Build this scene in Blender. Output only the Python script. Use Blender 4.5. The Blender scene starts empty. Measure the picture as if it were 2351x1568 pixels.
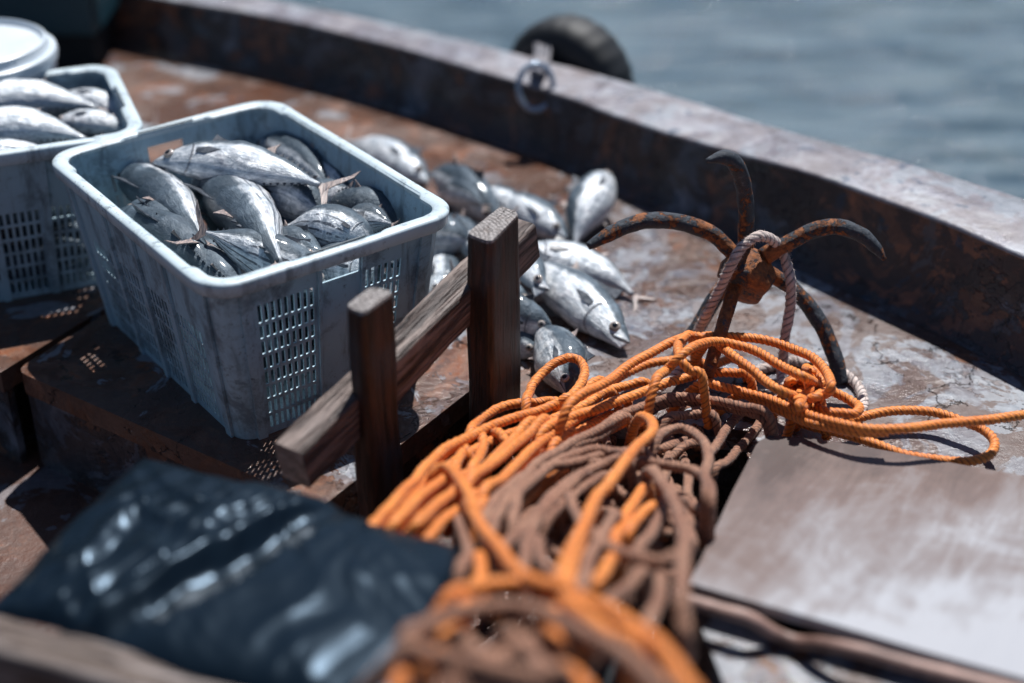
import bpy, bmesh, math, random
from math import sin, cos, pi, radians, sqrt
from mathutils import Vector, noise, Matrix

random.seed(7)
# ------------------------------------------------------------------ camera, sky, sun, exposure
SC = bpy.context.scene
COL = SC.collection
FPX, PW, PH = 3500.0, 2351.0, 1568.0
PITCH, CAMZ = radians(30.8), 1.5
cam = bpy.data.cameras.new("camera")
camo = bpy.data.objects.new("camera", cam)
COL.objects.link(camo)
camo.location = (0, 0, CAMZ)
camo.rotation_euler = (pi / 2 - PITCH, 0, 0)
cam.sensor_width = 36
cam.lens = FPX / PW * 36
cam.clip_start = 0.05
cam.clip_end = 2000
cam.dof.use_dof = True
cam.dof.focus_distance = 2.66
cam.dof.aperture_fstop = 0.98
cam.dof.aperture_blades = 0
SC.camera = camo

SUN = Vector((0.14, 0.45, 0.88)).normalized()
world = bpy.data.worlds.new("World")
SC.world = world
world.use_nodes = True
wn = world.node_tree
bg = wn.nodes["Background"]
sky = wn.nodes.new("ShaderNodeTexSky")
sky.sky_type = 'NISHITA'
sky.sun_disc = False
sky.sun_elevation = math.asin(SUN.z)
sky.sun_rotation = math.atan2(SUN.x, SUN.y)
sky.air_density = 1.0
sky.dust_density = 0.6
sky.ozone_density = 6.0
wn.links.new(sky.outputs[0], bg.inputs[0])
bg.inputs[1].default_value = 0.05
sl = bpy.data.lights.new("sun", 'SUN')
sl.energy = 5.0
sl.angle = radians(0.5)
sl.color = (1.0, 0.985, 0.965)
so = bpy.data.objects.new("sun", sl)
COL.objects.link(so)
so.rotation_euler = SUN.to_track_quat('Z', 'Y').to_euler()
so.location = (2, 6, 12)
SC.view_settings.view_transform = 'Standard'
SC.view_settings.look = 'None'
SC.view_settings.exposure = 0.28
SC.view_settings.gamma = 1.0
try:
    SC.cycles.use_denoising = True
    SC.cycles.max_bounces = 8
    SC.cycles.sample_clamp_indirect = 6
    SC.cycles.sample_clamp_direct = 40
except Exception:
    pass


# ------------------------------------------------------------------ where a picture point lies in the world
def ray(px, py):
    cp, sp = cos(PITCH), sin(PITCH)
    a, b = (px - PW / 2) / FPX, (py - PH / 2) / FPX
    return Vector((a, cp - b * sp, -sp - b * cp))


def at(px, py, z=0.0):
    d = ray(px, py)
    return Vector((0, 0, CAMZ)) + d * ((z - CAMZ) / d.z)


def atY(px, py, Y):
    d = ray(px, py)
    return Vector((0, 0, CAMZ)) + d * (Y / d.y)


CR = {'c1': (1500, 1300, 1.96), 'c2': (2400, 1250, 2.0909), 'c3': (1600, 1900, 1.8085), 'c4': (2700, 950, 2.24), 'v': (0, 0, 0.57396)}


def cv(c, x, y):
    ox, oy, s = CR[c]
    return (ox + x / s) * 0.57396, (oy + y / s) * 0.57396


# ------------------------------------------------------------------ node helper
class NT:
    def __init__(self, name):
        self.m = bpy.data.materials.new(name)
        self.m.use_nodes = True
        self.t = self.m.node_tree
        self.b = self.t.nodes["Principled BSDF"]
        self.out = self.t.nodes["Material Output"]

    def n(self, typ, **kw):
        nd = self.t.nodes.new(typ)
        for k, v in kw.items():
            setattr(nd, k, v)
        return nd

    def L(self, a, b):
        self.t.links.new(a, b)

    def put(self, sock, v):
        if hasattr(v, 'is_linked') or isinstance(v, bpy.types.NodeSocket):
            self.L(v, sock)
        elif isinstance(v, (tuple, list)) and len(v) == 3 and sock.type == 'RGBA':
            sock.default_value = (*v, 1)
        else:
            sock.default_value = v

    def obj(self):
        return self.n("ShaderNodeTexCoord").outputs['Object']

    def uv(self):
        return self.n("ShaderNodeTexCoord").outputs['UV']

    def mapping(self, vec, scale=(1, 1, 1), rot=(0, 0, 0), loc=(0, 0, 0)):
        m = self.n("ShaderNodeMapping")
        self.L(vec, m.inputs[0])
        m.inputs['Scale'].default_value = scale
        m.inputs['Rotation'].default_value = rot
        m.inputs['Location'].default_value = loc
        return m.outputs[0]

    def noise(self, vec, scale, detail=6, rough=0.55, dist=0.0, col=False):
        k = self.n("ShaderNodeTexNoise")
        self.L(vec, k.inputs['Vector'])
        k.inputs['Scale'].default_value = scale
        k.inputs['Detail'].default_value = detail
        k.inputs['Roughness'].default_value = rough
        k.inputs['Distortion'].default_value = dist
        return k.outputs['Color' if col else 'Fac']

    def vor(self, vec, scale, feature='F1'):
        k = self.n("ShaderNodeTexVoronoi", feature=feature)
        self.L(vec, k.inputs['Vector'])
        k.inputs['Scale'].default_value = scale
        return k.outputs['Distance']

    def ramp(self, fac, stops, interp='LINEAR'):
        r = self.n("ShaderNodeValToRGB")
        r.color_ramp.interpolation = interp
        e = r.color_ramp.elements
        while len(e) < len(stops):
            e.new(0.5)
        for el, (p, c) in zip(e, stops):
            el.position = p
            if not isinstance(c, (tuple, list)):
                c = (c, c, c)
            el.color = (*c, 1)
        self.L(fac, r.inputs[0])
        return r.outputs[0]

    def step(self, fac, a, b):
        r = self.n("ShaderNodeMapRange", interpolation_type='SMOOTHSTEP')
        self.put(r.inputs[0], fac)
        r.inputs[1].default_value = a
        r.inputs[2].default_value = b
        return r.outputs[0]

    def mix(self, fac, a, b, blend='MIX'):
        k = self.n("ShaderNodeMix", data_type='RGBA', blend_type=blend)
        self.put(k.inputs[0], fac)
        self.put(k.inputs[6], a)
        self.put(k.inputs[7], b)
        return k.outputs[2]

    def math(self, op, a, b=0.0, c=0.0):
        k = self.n("ShaderNodeMath", operation=op)
        self.put(k.inputs[0], a)
        self.put(k.inputs[1], b)
        if op in ('MULTIPLY_ADD',):
            self.put(k.inputs[2], c)
        return k.outputs[0]

    def bump(self, h, strength=0.5, dist=0.002, normal=None):
        k = self.n("ShaderNodeBump")
        k.inputs['Strength'].default_value = strength
        k.inputs['Distance'].default_value = dist
        self.L(h, k.inputs['Height'])
        if normal is not None:
            self.L(normal, k.inputs['Normal'])
        return k.outputs[0]

    def sep(self, vec):
        k = self.n("ShaderNodeSeparateXYZ")
        self.L(vec, k.inputs[0])
        return k.outputs

    def done(self, color=None, rough=None, metal=None, normal=None, **kw):
        b = self.b
        if color is not None:
            self.put(b.inputs['Base Color'], color)
        if rough is not None:
            self.put(b.inputs['Roughness'], rough)
        if metal is not None:
            self.put(b.inputs['Metallic'], metal)
        if normal is not None:
            self.L(normal, b.inputs['Normal'])
        for k, v in kw.items():
            self.put(b.inputs[k], v)
        return self.m


# ------------------------------------------------------------------ materials
def mat_deck(name, brown=0.5, wall=False, deep=0.0):
    k = NT(name)
    o = k.obj()
    w = k.noise(o, 3.0, 3, col=True)
    wo = k.mix(0.12, o, w, 'ADD')
    n1 = k.noise(wo, 4.2, 9, 0.62, 0.35)
    n2 = k.noise(o, 11.0, 8, 0.65, 0.6)
    n3 = k.noise(o, 60, 6, 0.7)
    nb = k.noise(o, 1.3, 4, 0.6, 0.5)
    sx = k.sep(o)
    # the plate is rustier towards the port/aft side
    g = k.math('MULTIPLY_ADD', sx[0], -0.22, 0.0) if not wall else k.math('MULTIPLY', sx[0], 0.0)
    g2 = k.math('MULTIPLY_ADD', sx[1], 0.13 if not wall else 0.0, -0.315 if not wall else 0.0)
    f = k.math('ADD', n1, k.math('MULTIPLY', k.math('ADD', g, g2), 1.0))
    f = k.math('ADD', f, k.math('MULTIPLY_ADD', k.noise(wo, 9, 8, 0.68, 0.8), 0.60, -0.30))
    f = k.math('ADD', f, k.math('MULTIPLY_ADD', nb, 0.70, -0.35 + (brown - 0.5) * 0.3))
    paint = k.math('SUBTRACT', 1.0, k.step(f, 0.50, 0.51))
    paint2 = k.math('SUBTRACT', 1.0, k.step(f, 0.44, 0.452))
    if wall:
        cp = k.ramp(n2, [(0.3, (0.050, 0.068, 0.095)), (0.5, (0.105, 0.120, 0.150)), (0.7, (0.26, 0.28, 0.33))])
        cb = k.ramp(n2, [(0.3, (0.09, 0.048, 0.036)), (0.5, (0.20, 0.095, 0.062)), (0.7, (0.36, 0.14, 0.07))])
    else:
        cp = k.ramp(n2, [(0.30, (0.11, 0.098, 0.107)), (0.46, (0.195, 0.185, 0.21)), (0.60, (0.31, 0.325, 0.36)), (0.72, (0.43, 0.44, 0.48))] if brown > 0.2 else [(0.28, (0.20, 0.175, 0.18)), (0.5, (0.36, 0.345, 0.385)), (0.66, (0.50, 0.52, 0.56))])
        cb = k.ramp(n2, [(0.3, (0.075, 0.034, 0.022)), (0.46, (0.150, 0.064, 0.038)), (0.56, (0.24, 0.125, 0.085)), (0.66, (0.30, 0.092, 0.030))])
    c = k.mix(paint, cb, cp)
    mid = k.mix(k.step(n3, 0.35, 0.65), (0.165, 0.13, 0.13) if not wall else (0.05, 0.035, 0.03), (0.24, 0.185, 0.175) if not wall else (0.08, 0.055, 0.045))
    ring = k.math('SUBTRACT', paint, paint2)
    c = k.mix(k.math('MULTIPLY', ring, 0.75), c, mid)
    film = k.math('MULTIPLY', k.step(k.noise(wo, 5.5, 9, 0.7, 1.2), 0.460, 0.505), 0.85 if brown > 0.3 or wall else 0.30)
    c = k.mix(film, c, (0.132, 0.078, 0.060) if not wall else (0.045, 0.038, 0.040))
    wet_sheen = k.step(k.noise(wo, 4.4, 7, 0.6, 1.6), 0.585, 0.60)  # whitish patches, highlights of the wet plate put into the colour
    c = k.mix(k.math('MULTIPLY', wet_sheen, 0.7), c, (0.37, 0.40, 0.445) if not wall else (0.10, 0.11, 0.13))
    if deep: c = k.mix(deep, c, (0.085, 0.028, 0.016))
    # blue under-coat flecks
    n4 = k.noise(o, 22, 7, 0.7, 0.3)
    n5 = k.noise(o, 2.2, 3, 0.5)
    bl = k.math('MULTIPLY', k.step(n4, 0.60, 0.62), k.step(n5, 0.47, 0.56))
    c = k.mix(k.math('MULTIPLY', bl, 0.8), c, (0.075, 0.11, 0.17) if not wall else (0.03, 0.06, 0.10))
    # cracks of the lifting paint
    cw = k.mix(0.10, o, k.noise(o, 9, 6, 0.7, col=True), 'ADD')
    v = k.vor(cw, 6.5, 'DISTANCE_TO_EDGE')
    crk = k.math('MULTIPLY', k.math('SUBTRACT', 1.0, k.step(v, 0.003, 0.013)), k.step(k.noise(o, 6.3, 5, 0.7), 0.53, 0.56)) if 0.2 < brown < 0.9 and not wall else k.math('MULTIPLY', v, 0.0)
    c = k.mix(k.math('MULTIPLY', crk, 0.9), c, (0.035, 0.022, 0.018))
    pit = k.step(k.noise(o, 45, 4, 0.8), 0.66, 0.72)
    c = k.mix(k.math('MULTIPLY', pit, 0.6), c, (0.06, 0.04, 0.033))
    c = k.mix(k.step(n3, 0.2, 0.9), k.mix(0.4, c, (0, 0, 0)), c)
    h = k.math('ADD', k.math('MULTIPLY', paint, 0.9), k.math('MULTIPLY', paint2, 0.7))
    h = k.math('SUBTRACT', h, k.math('MULTIPLY', crk, 2.2))
    h = k.math('ADD', h, k.math('MULTIPLY', n3, 0.9))
    h = k.math('ADD', h, k.math('MULTIPLY', n2, 1.6))
    nm = k.bump(h, 0.9, 0.0026)
    nm = k.bump(k.noise(o, 5, 3), 0.35, 0.02, nm)
    r = k.math('MULTIPLY_ADD', k.step(k.noise(o, 3.5, 6, 0.6, 0.6), 0.42, 0.62), 0.42, 0.12)
    return k.done(c, r, 0.0, nm)


def mat_crate(name, c1=(0.35, 0.52, 0.61), c2=(0.52, 0.67, 0.745)):
    k = NT(name)
    o = k.obj()
    n = k.noise(o, 7, 8, 0.65, 0.3)
    st = k.noise(k.mapping(o, (30, 30, 5)), 1.0, 6, 0.7, 0.4)
    fine = k.noise(o, 90, 5, 0.75)
    c = k.mix(n, c1, c2)
    d1 = k.math('MULTIPLY', k.step(st, 0.50, 0.70), 0.65)
    c = k.mix(d1, c, (0.10, 0.13, 0.15))
    scuff = k.math('MULTIPLY', k.step(fine, 0.56, 0.66), k.step(n, 0.46, 0.62))
    c = k.mix(k.math('MULTIPLY', scuff, 0.8), c, (0.07, 0.075, 0.08))
    gr = k.step(k.noise(o, 10, 9, 0.75, 0.3), 0.49, 0.64)
    zz = k.sep(o)[2]
    gr = k.math('MULTIPLY', gr, k.math('SUBTRACT', 1.0, k.math('MULTIPLY', k.step(zz, 0.30, 0.335), 0.75)))
    c = k.mix(k.math('MULTIPLY', gr, 0.74), c, (0.13, 0.17, 0.20))
    scr = k.step(k.noise(k.mapping(o, (14, 90, 50), (0.3, 0.5, 0.8)), 1.0, 3, 0.7), 0.70, 0.74)
    c = k.mix(k.math('MULTIPLY', scr, 0.5), c, (0.14, 0.16, 0.18))
    nm = k.bump(k.math('ADD', k.math('MULTIPLY', fine, 0.6), n), 0.35, 0.0015)
    k.done(c, k.math('MULTIPLY_ADD', n, 0.3, 0.28), 0.0, nm)
    tr = k.n("ShaderNodeBsdfTranslucent")
    k.L(c, tr.inputs[0])
    mx = k.n("ShaderNodeMixShader")
    mx.inputs[0].default_value = 0.08
    k.L(k.b.outputs[0], mx.inputs[1])
    k.L(tr.outputs[0], mx.inputs[2])
    k.L(mx.outputs[0], k.out.inputs[0])
    return k.m


def mat_fish(name, dark=0.5, stripes=0.0, seed=0.0):
    k = NT(name)
    u = k.uv()
    s = k.sep(u)
    U, V = s[0], s[1]     # U nose..tail, V 0 back .. 1 belly
    o = k.mapping(k.obj(), (1, 1, 1), (0, 0, 0), (seed * 3.1, seed, 0))
    n = k.noise(o, 16, 6, 0.6, 0.6)
    uvm = k.mapping(u, (5, 26, 1), (0, 0, 0.10), (seed, seed * 2, 0))
    strk = k.math('ADD', k.math('MULTIPLY', k.noise(uvm, 1.0, 7, 0.7, 0.5), 0.45), k.math('MULTIPLY', k.noise(k.mapping(u, (13, 7, 1), (0, 0, 0.3), (seed, 0, 0)), 1.0, 8, 0.7, 0.9), 0.55))
    fine = k.noise(k.mapping(u, (60, 140, 1)), 1.0, 4, 0.7)
    edge = k.math('ADD', V, k.math('MULTIPLY_ADD', n, 0.26, -0.13))
    edge = k.math('ADD', edge, k.math('MULTIPLY_ADD', strk, 0.14, -0.07))
    back = k.math('SUBTRACT', 1.0, k.step(edge, 0.26 + 0.18 * dark, 0.34 + 0.24 * dark))
    side = k.ramp(strk, [(0.34, (0.14, 0.18, 0.225)), (0.45, (0.46, 0.51, 0.56)), (0.56, (0.86, 0.88, 0.90))])
    side = k.mix(k.math('MULTIPLY', k.step(n, 0.5, 0.8), 0.35), side, (0.62, 0.50, 0.50))
    bk = k.ramp(n, [(0.30, (0.007, 0.014, 0.024)), (0.52, (0.024, 0.040, 0.058)), (0.72, (0.13, 0.17, 0.21))])
    c = k.mix(back, side, bk)
    # slime and scale loss, dark smears
    sm = k.step(k.noise(k.mapping(u, (9, 16, 1), (0, 0, 0.5), (seed * 5, 0, 0)), 1.0, 8, 0.72, 0.8), 0.52, 0.66)
    c = k.mix(k.math('MULTIPLY', sm, 0.60), c, (0.10, 0.13, 0.165))
    if stripes > 0:
        wv = k.math('ADD', k.math('MULTIPLY', V, 62.0), k.math('MULTIPLY_ADD', k.noise(k.mapping(u, (4, 3, 1)), 1.0, 4), 5.0, 0.0))
        bands = k.step(k.math('SINE', wv), 0.45, 0.85)
        msk = k.math('MULTIPLY', k.math('MULTIPLY', k.step(V, 0.42, 0.5), k.math('SUBTRACT', 1.0, k.step(V, 0.86, 0.93))), k.step(U, 0.28, 0.36))
        brk = k.step(k.noise(k.mapping(u, (14, 5, 1)), 1.0, 4), 0.34, 0.5)
        c = k.mix(k.math('MULTIPLY', k.math('MULTIPLY', k.math('MULTIPLY', bands, msk), brk), stripes), c, (0.06, 0.075, 0.10))
    mid_ = k.math('MULTIPLY', k.step(V, 0.52, 0.34), 0.40)
    c = k.mix(mid_, c, k.mix(0.5, c, (0.16, 0.22, 0.27)))
    # gill cover edge and jaw line
    gx = k.math('SUBTRACT', U, k.math('MULTIPLY_ADD', k.math('POWER', k.math('ABSOLUTE', k.math('SUBTRACT', V, 0.55)), 2.0), -0.32, 0.262))
    gill = k.math('SUBTRACT', 1.0, k.step(k.math('ABSOLUTE', gx), 0.003, 0.010))
    gv = k.math('MULTIPLY', k.math('MULTIPLY', k.step(V, 0.25, 0.4), gill), k.step(n, 0.36, 0.52))
    c = k.mix(k.math('MULTIPLY', gv, 0.65), c, (0.09, 0.08, 0.10))
    jx = k.math('SUBTRACT', V, k.math('MULTIPLY_ADD', U, 0.9, 0.56))
    jaw = k.math('MULTIPLY', k.math('SUBTRACT', 1.0, k.step(k.math('ABSOLUTE', jx), 0.008, 0.03)), k.math('SUBTRACT', 1.0, k.step(U, 0.075, 0.09)))
    c = k.mix(k.math('MULTIPLY', jaw, 0.9), c, (0.02, 0.02, 0.03))
    head = k.math('SUBTRACT', 1.0, k.step(U, 0.24, 0.28))
    hm = k.step(k.noise(o, 40, 5, 0.7, 1.0), 0.45, 0.7)
    c = k.mix(k.math('MULTIPLY', k.math('MULTIPLY', head, hm), 0.45), c, (0.22, 0.30, 0.37))
    h = k.math('ADD', k.math('MULTIPLY', fine, 0.35), k.math('MULTIPLY', strk, 0.6))
    h = k.math('SUBTRACT', h, k.math('MULTIPLY', gv, 2.5))
    h = k.math('SUBTRACT', h, k.math('MULTIPLY', jaw, 2.5))
    nm = k.bump(h, 0.7, 0.0022)
    nm = k.bump(k.noise(k.mapping(u, (16, 9, 1)), 1.0, 5, 0.65, 1.2), 0.5, 0.006, nm)
    r = k.math('ADD', k.math('MULTIPLY', back, 0.06), k.math('MULTIPLY_ADD', n, 0.35, 0.27))
    return k.done(c, r, 0.30, nm, **{'Coat Weight': 0.40, 'Coat Roughness': 0.10})


def simple(name, c1, c2, scale=20, rough=(0.4, 0.6), bump=0.3, metal=0.0, stretch=(1, 1, 1), dist=0.002, **kw):
    k = NT(name)
    o = k.mapping(k.obj(), stretch)
    n = k.noise(o, scale, 7, 0.65, 0.3)
    c = k.mix(k.step(n, 0.32, 0.7), c1, c2)
    r = k.math('MULTIPLY_ADD', n, rough[1] - rough[0], rough[0])
    return k.done(c, r, metal, k.bump(n, bump, dist), **kw)


def mat_wood(name, dark, light, axis, blue=0.5, stretch=9.0):
    """grain runs along the local direction axis"""
    k = NT(name)
    o = k.obj()
    ax = Vector(axis).normalized()
    q = ax.to_track_quat('Z', 'Y').inverted().to_euler()
    og = k.mapping(o, (1, 1, 1), tuple(q))
    g = k.noise(k.mapping(og, (46, 46, 46 / stretch)), 1.0, 8, 0.68, 0.7)
    g2 = k.noise(k.mapping(og, (150, 150, 7)), 1.0, 5, 0.7, 0.4)
    big = k.noise(k.mapping(og, (9, 9, 3.5)), 1.0, 5, 0.6, 0.8)
    c = k.mix(k.step(g, 0.38, 0.66), dark, light)
    c = k.mix(k.math('MULTIPLY', k.step(g2, 0.52, 0.70), 0.75), c, tuple(v * 0.22 for v in dark))
    c = k.mix(k.math('MULTIPLY', k.step(big, 0.52, 0.66), blue), c, (0.030, 0.042, 0.055))
    pale = k.math('MULTIPLY', k.step(big, 0.30, 0.20), 0.5)
    c = k.mix(pale, c, tuple(min(1, v * 1.9) for v in light))
    h = k.math('SUBTRACT', g, k.math('MULTIPLY', k.step(g2, 0.5, 0.68), 1.2))
    return k.done(c, k.math('MULTIPLY_ADD', g, 0.3, 0.42), 0.0, k.bump(h, 0.9, 0.0028))


def mat_endgrain(name, col):
    k = NT(name)
    o = k.obj()
    wv = k.n("ShaderNodeTexWave", wave_type='RINGS', rings_direction='Z')
    k.L(k.mapping(o, (1, 1, 1), (0, 0, 0), (0.035, -0.06, 0)), wv.inputs[0])
    wv.inputs['Scale'].default_value = 42
    wv.inputs['Distortion'].default_value = 2.2
    wv.inputs['Detail'].default_value = 4
    wv.inputs['Detail Scale'].default_value = 1.5
    n = k.noise(o, 60, 6, 0.7)
    v = k.vor(k.mix(0.02, o, k.noise(o, 60, 3, col=True), 'ADD'), 95, 'DISTANCE_TO_EDGE')
    crk = k.math('SUBTRACT', 1.0, k.step(v, 0.02, 0.09))
    c = k.mix(wv.outputs['Fac'], tuple(x * 0.62 for x in col), col)
    c = k.mix(k.math('MULTIPLY', crk, 0.55), c, (0.03, 0.025, 0.022))
    c = k.mix(k.math('MULTIPLY', k.step(n, 0.5, 0.7), 0.5), c, (0.14, 0.10, 0.08))
    h = k.math('SUBTRACT', k.math('MULTIPLY', wv.outputs['Fac'], 0.6), crk)
    return k.done(c, 0.62, 0.0, k.bump(h, 0.8, 0.0015))


def mat_rust(name, more=0.0):
    k = NT(name)
    o = k.obj()
    n = k.noise(o, 24, 9, 0.72, 0.4)
    f = k.noise(o, 110, 6, 0.75)
    v = k.vor(o, 55)
    mask = k.math('ADD', n, k.math('MULTIPLY_ADD', f, 0.22, -0.11))
    vd = k.n("ShaderNodeVectorMath", operation='DISTANCE')
    k.L(o, vd.inputs[0]); vd.inputs[1].default_value = (0, 0, 0.19)
    mask = k.math('ADD', mask, k.math('MULTIPLY_ADD', k.step(vd.outputs['Value'], 0.13, 0.04), 0.10, -0.045))
    rust = k.ramp(f, [(0.3, (0.085, 0.030, 0.014)), (0.5, (0.22, 0.075, 0.024)), (0.7, (0.46, 0.155, 0.038))])
    old = k.ramp(f, [(0.3, (0.016, 0.021, 0.030)), (0.55, (0.036, 0.046, 0.062)), (0.75, (0.13, 0.14, 0.16))])
    c = k.mix(k.step(mask, 0.475 - more, 0.53 - more), old, rust)
    h = k.math('ADD', k.math('MULTIPLY', f, 1.0), k.math('MULTIPLY', k.step(mask, 0.47, 0.54), -0.7))
    h = k.math('ADD', h, k.math('MULTIPLY', v, 0.5))
    return k.done(c, k.math('MULTIPLY_ADD', f, 0.4, 0.42), 0.15, k.bump(h, 1.0, 0.0035))


def mat_rope(name, c1, c2, c3, rough=0.62, soil=0.35):
    k = NT(name)
    o = k.obj()
    s = k.sep(k.uv())
    U, V = s[0], s[1]     # U metres along / pitch, V lobe phase
    n = k.noise(o, 9, 5, 0.6)
    f = k.noise(o, 380, 4, 0.8)
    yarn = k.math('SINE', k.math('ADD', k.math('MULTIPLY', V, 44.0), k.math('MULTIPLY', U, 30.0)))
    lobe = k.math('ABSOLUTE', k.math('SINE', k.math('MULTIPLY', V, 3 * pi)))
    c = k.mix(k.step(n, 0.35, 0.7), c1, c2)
    c = k.mix(k.math('SUBTRACT', 1.0, k.step(lobe, 0.1, 0.75)), c, c3)  # grooves between strands darkened, their shade put into the colour
    c = k.mix(k.math('MULTIPLY', k.step(k.noise(o, 26, 6, 0.7), 0.50, 0.72), soil), c, c3)
    c = k.mix(k.step(f, 0.3, 0.75), k.mix(0.30, c, c3), c)
    h = k.math('ADD', k.math('MULTIPLY', yarn, 0.25), f)
    return k.done(c, rough, 0.0, k.bump(h, 0.7, 0.0012), **{'Sheen Weight': 0.15})


M = {}
M['deck'] = mat_deck('painted_rusty_plate', 0.5)
M['deck_low'] = mat_deck('worn_brown_floor', 1.2, deep=0.55)
M['deck_front'] = mat_deck('worn_front_plate', 1.0)
M['wall'] = mat_deck('dark_bulwark_paint', 0.42, True)
M['cap'] = mat_deck('worn_cap_paint', 0.05)
M['crate'] = mat_crate('pale_blue_plastic')
M['crate_rim'] = mat_crate('sunlit_rim_plastic', (0.52, 0.64, 0.70), (0.68, 0.77, 0.81))  # rim copy of the crate plastic, lightened for the sun on it
M['crate_groove'] = simple('dark_groove_plastic', (0.06, 0.08, 0.09), (0.12, 0.15, 0.17), 30)  # dark tone drawn along the grip groove
FISH = [mat_fish('fish_skin_silver', 0.25, 0.25, 0.3), mat_fish('fish_skin_striped', 0.40, 0.9, 1.7),
        mat_fish('fish_skin_dark_back', 0.80, 0.35, 2.9), mat_fish('fish_skin_belly', 0.05, 0.3, 4.1), mat_fish('fish_skin_crate_shade', 2.6, 0.0, 5.5)]  # last skin is dark all round, standing for shade inside the crates
M['fin'] = simple('fish_fin', (0.13, 0.12, 0.13), (0.50, 0.38, 0.33), 60, (0.3, 0.5), 0.6, stretch=(6, 1, 1))
M['fin_dark'] = simple('fish_fin_dark', (0.03, 0.04, 0.055), (0.12, 0.13, 0.15), 70, (0.3, 0.5), 0.6)
M['eye_white'] = simple('fish_eye_iris', (0.30, 0.24, 0.20), (0.55, 0.50, 0.47), 30, (0.08, 0.12), 0.0, metal=0.3)
M['pupil'] = simple('fish_eye_pupil', (0.006, 0.009, 0.014), (0.010, 0.014, 0.022), 30, (0.04, 0.06), 0.0)
M['post'] = mat_wood('weathered_post_wood', (0.012, 0.006, 0.005), (0.070, 0.030, 0.019), (0, 0, 1), 0.75, 7)
BAR_A, BAR_B = Vector((0.022, 2.412, 0.277)), Vector((-0.335, 1.895, 0.152))
M['bar'] = mat_wood('weathered_rail_wood', (0.030, 0.016, 0.012), (0.26, 0.20, 0.175), BAR_B - BAR_A, 0.35, 9)
M['beam'] = mat_wood('weathered_beam_wood', (0.09, 0.06, 0.045), (0.27, 0.23, 0.215), (1, -0.32, 0), 0.5, 10)
M['end'] = mat_endgrain('cut_wood_end', (0.33, 0.30, 0.29))
M['rust'] = mat_rust('rusted_iron')
M['rust_more'] = mat_rust('deeply_rusted_iron', 0.07)
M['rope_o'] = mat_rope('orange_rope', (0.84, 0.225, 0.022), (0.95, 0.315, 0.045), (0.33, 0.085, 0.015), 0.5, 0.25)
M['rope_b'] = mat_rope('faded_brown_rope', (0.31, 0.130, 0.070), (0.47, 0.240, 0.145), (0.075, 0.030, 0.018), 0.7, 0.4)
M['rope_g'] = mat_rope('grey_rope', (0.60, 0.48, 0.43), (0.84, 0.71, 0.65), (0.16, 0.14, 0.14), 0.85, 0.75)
M['fibre'] = simple('rope_fibre', (0.45, 0.38, 0.36), (0.6, 0.52, 0.5), 30)
M['bag'] = None
M['metal'] = simple('galvanised_steel', (0.26, 0.36, 0.48), (0.50, 0.58, 0.66), 30, (0.18, 0.35), 0.3, metal=0.4)
M['rubber'] = simple('black_rubber', (0.004, 0.006, 0.008), (0.010, 0.012, 0.016), 14, (0.5, 0.75), 0.4)
M['teal'] = simple('dark_teal_paint', (0.006, 0.040, 0.058), (0.009, 0.050, 0.070), 6, (0.35, 0.5), 0.1)
M['dark'] = simple('gap_shade_black', (0.006, 0.008, 0.010), (0.012, 0.014, 0.017), 10, (0.88, 0.95))  # near-black standing for shade under the tank and in the rope heap
M['bucket'] = simple('white_bucket_plastic', (0.55, 0.62, 0.68), (0.66, 0.72, 0.77), 9, (0.25, 0.4), 0.1)
M['orange_print'] = simple('orange_print', (0.55, 0.15, 0.03), (0.6, 0.2, 0.05), 20)
M['strap'] = simple('lashing_cord', (0.06, 0.07, 0.10), (0.26, 0.24, 0.25), 40, (0.5, 0.7), 0.5)

k = NT('black_plastic_film')
o = k.obj()
n = k.noise(o, 5, 5, 0.6, 0.6)
k.done(k.mix(n, (0.002, 0.005, 0.008), (0.005, 0.010, 0.016)), k.math('MULTIPLY_ADD', k.noise(o, 7, 4), 0.30, 0.14), 0.0,
       k.bump(k.noise(k.mapping(o, (1, 1, 1), (0, 0, 0.5)), 12, 3, 0.5, 1.2), 0.15, 0.006), **{'IOR': 1.5, 'Specular Tint': (0.32, 0.48, 0.66)})  # blue tint on the highlights stands in for sky reflections
M['bag'] = k.m

k = NT('plywood_board_paint')
o = k.obj()
bx = Vector((1, -0.30, 0)).normalized()
om = k.mapping(o, (1, 1, 1), (0, 0, radians(-62)))
gr = k.noise(k.mapping(om, (5, 26, 5)), 1.0, 7, 0.65, 0.3)
bgn = k.noise(o, 4.0, 5, 0.6, 0.5)
sx = k.sep(o)
pf = k.math('ADD', k.math('MULTIPLY_ADD', gr, 0.38, 0.06), k.math('MULTIPLY', bgn, 0.68))
pf = k.math('ADD', pf, k.math('MULTIPLY_ADD', sx[1], -0.62, -0.24))
pf = k.math('ADD', pf, k.math('MULTIPLY', sx[0], 0.06))
c = k.ramp(pf, [(0.38, (0.095, 0.072, 0.066)), (0.52, (0.160, 0.115, 0.102)), (0.64, (0.23, 0.205, 0.205)), (0.76, (0.36, 0.365, 0.39))])
c = k.mix(k.math('MULTIPLY', k.step(gr, 0.58, 0.72), 0.35), c, (0.14, 0.11, 0.11))
k.done(c, k.math('MULTIPLY_ADD', gr, 0.3, 0.3), 0.0, k.bump(gr, 0.4, 0.003))
M['board'] = k.m

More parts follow.
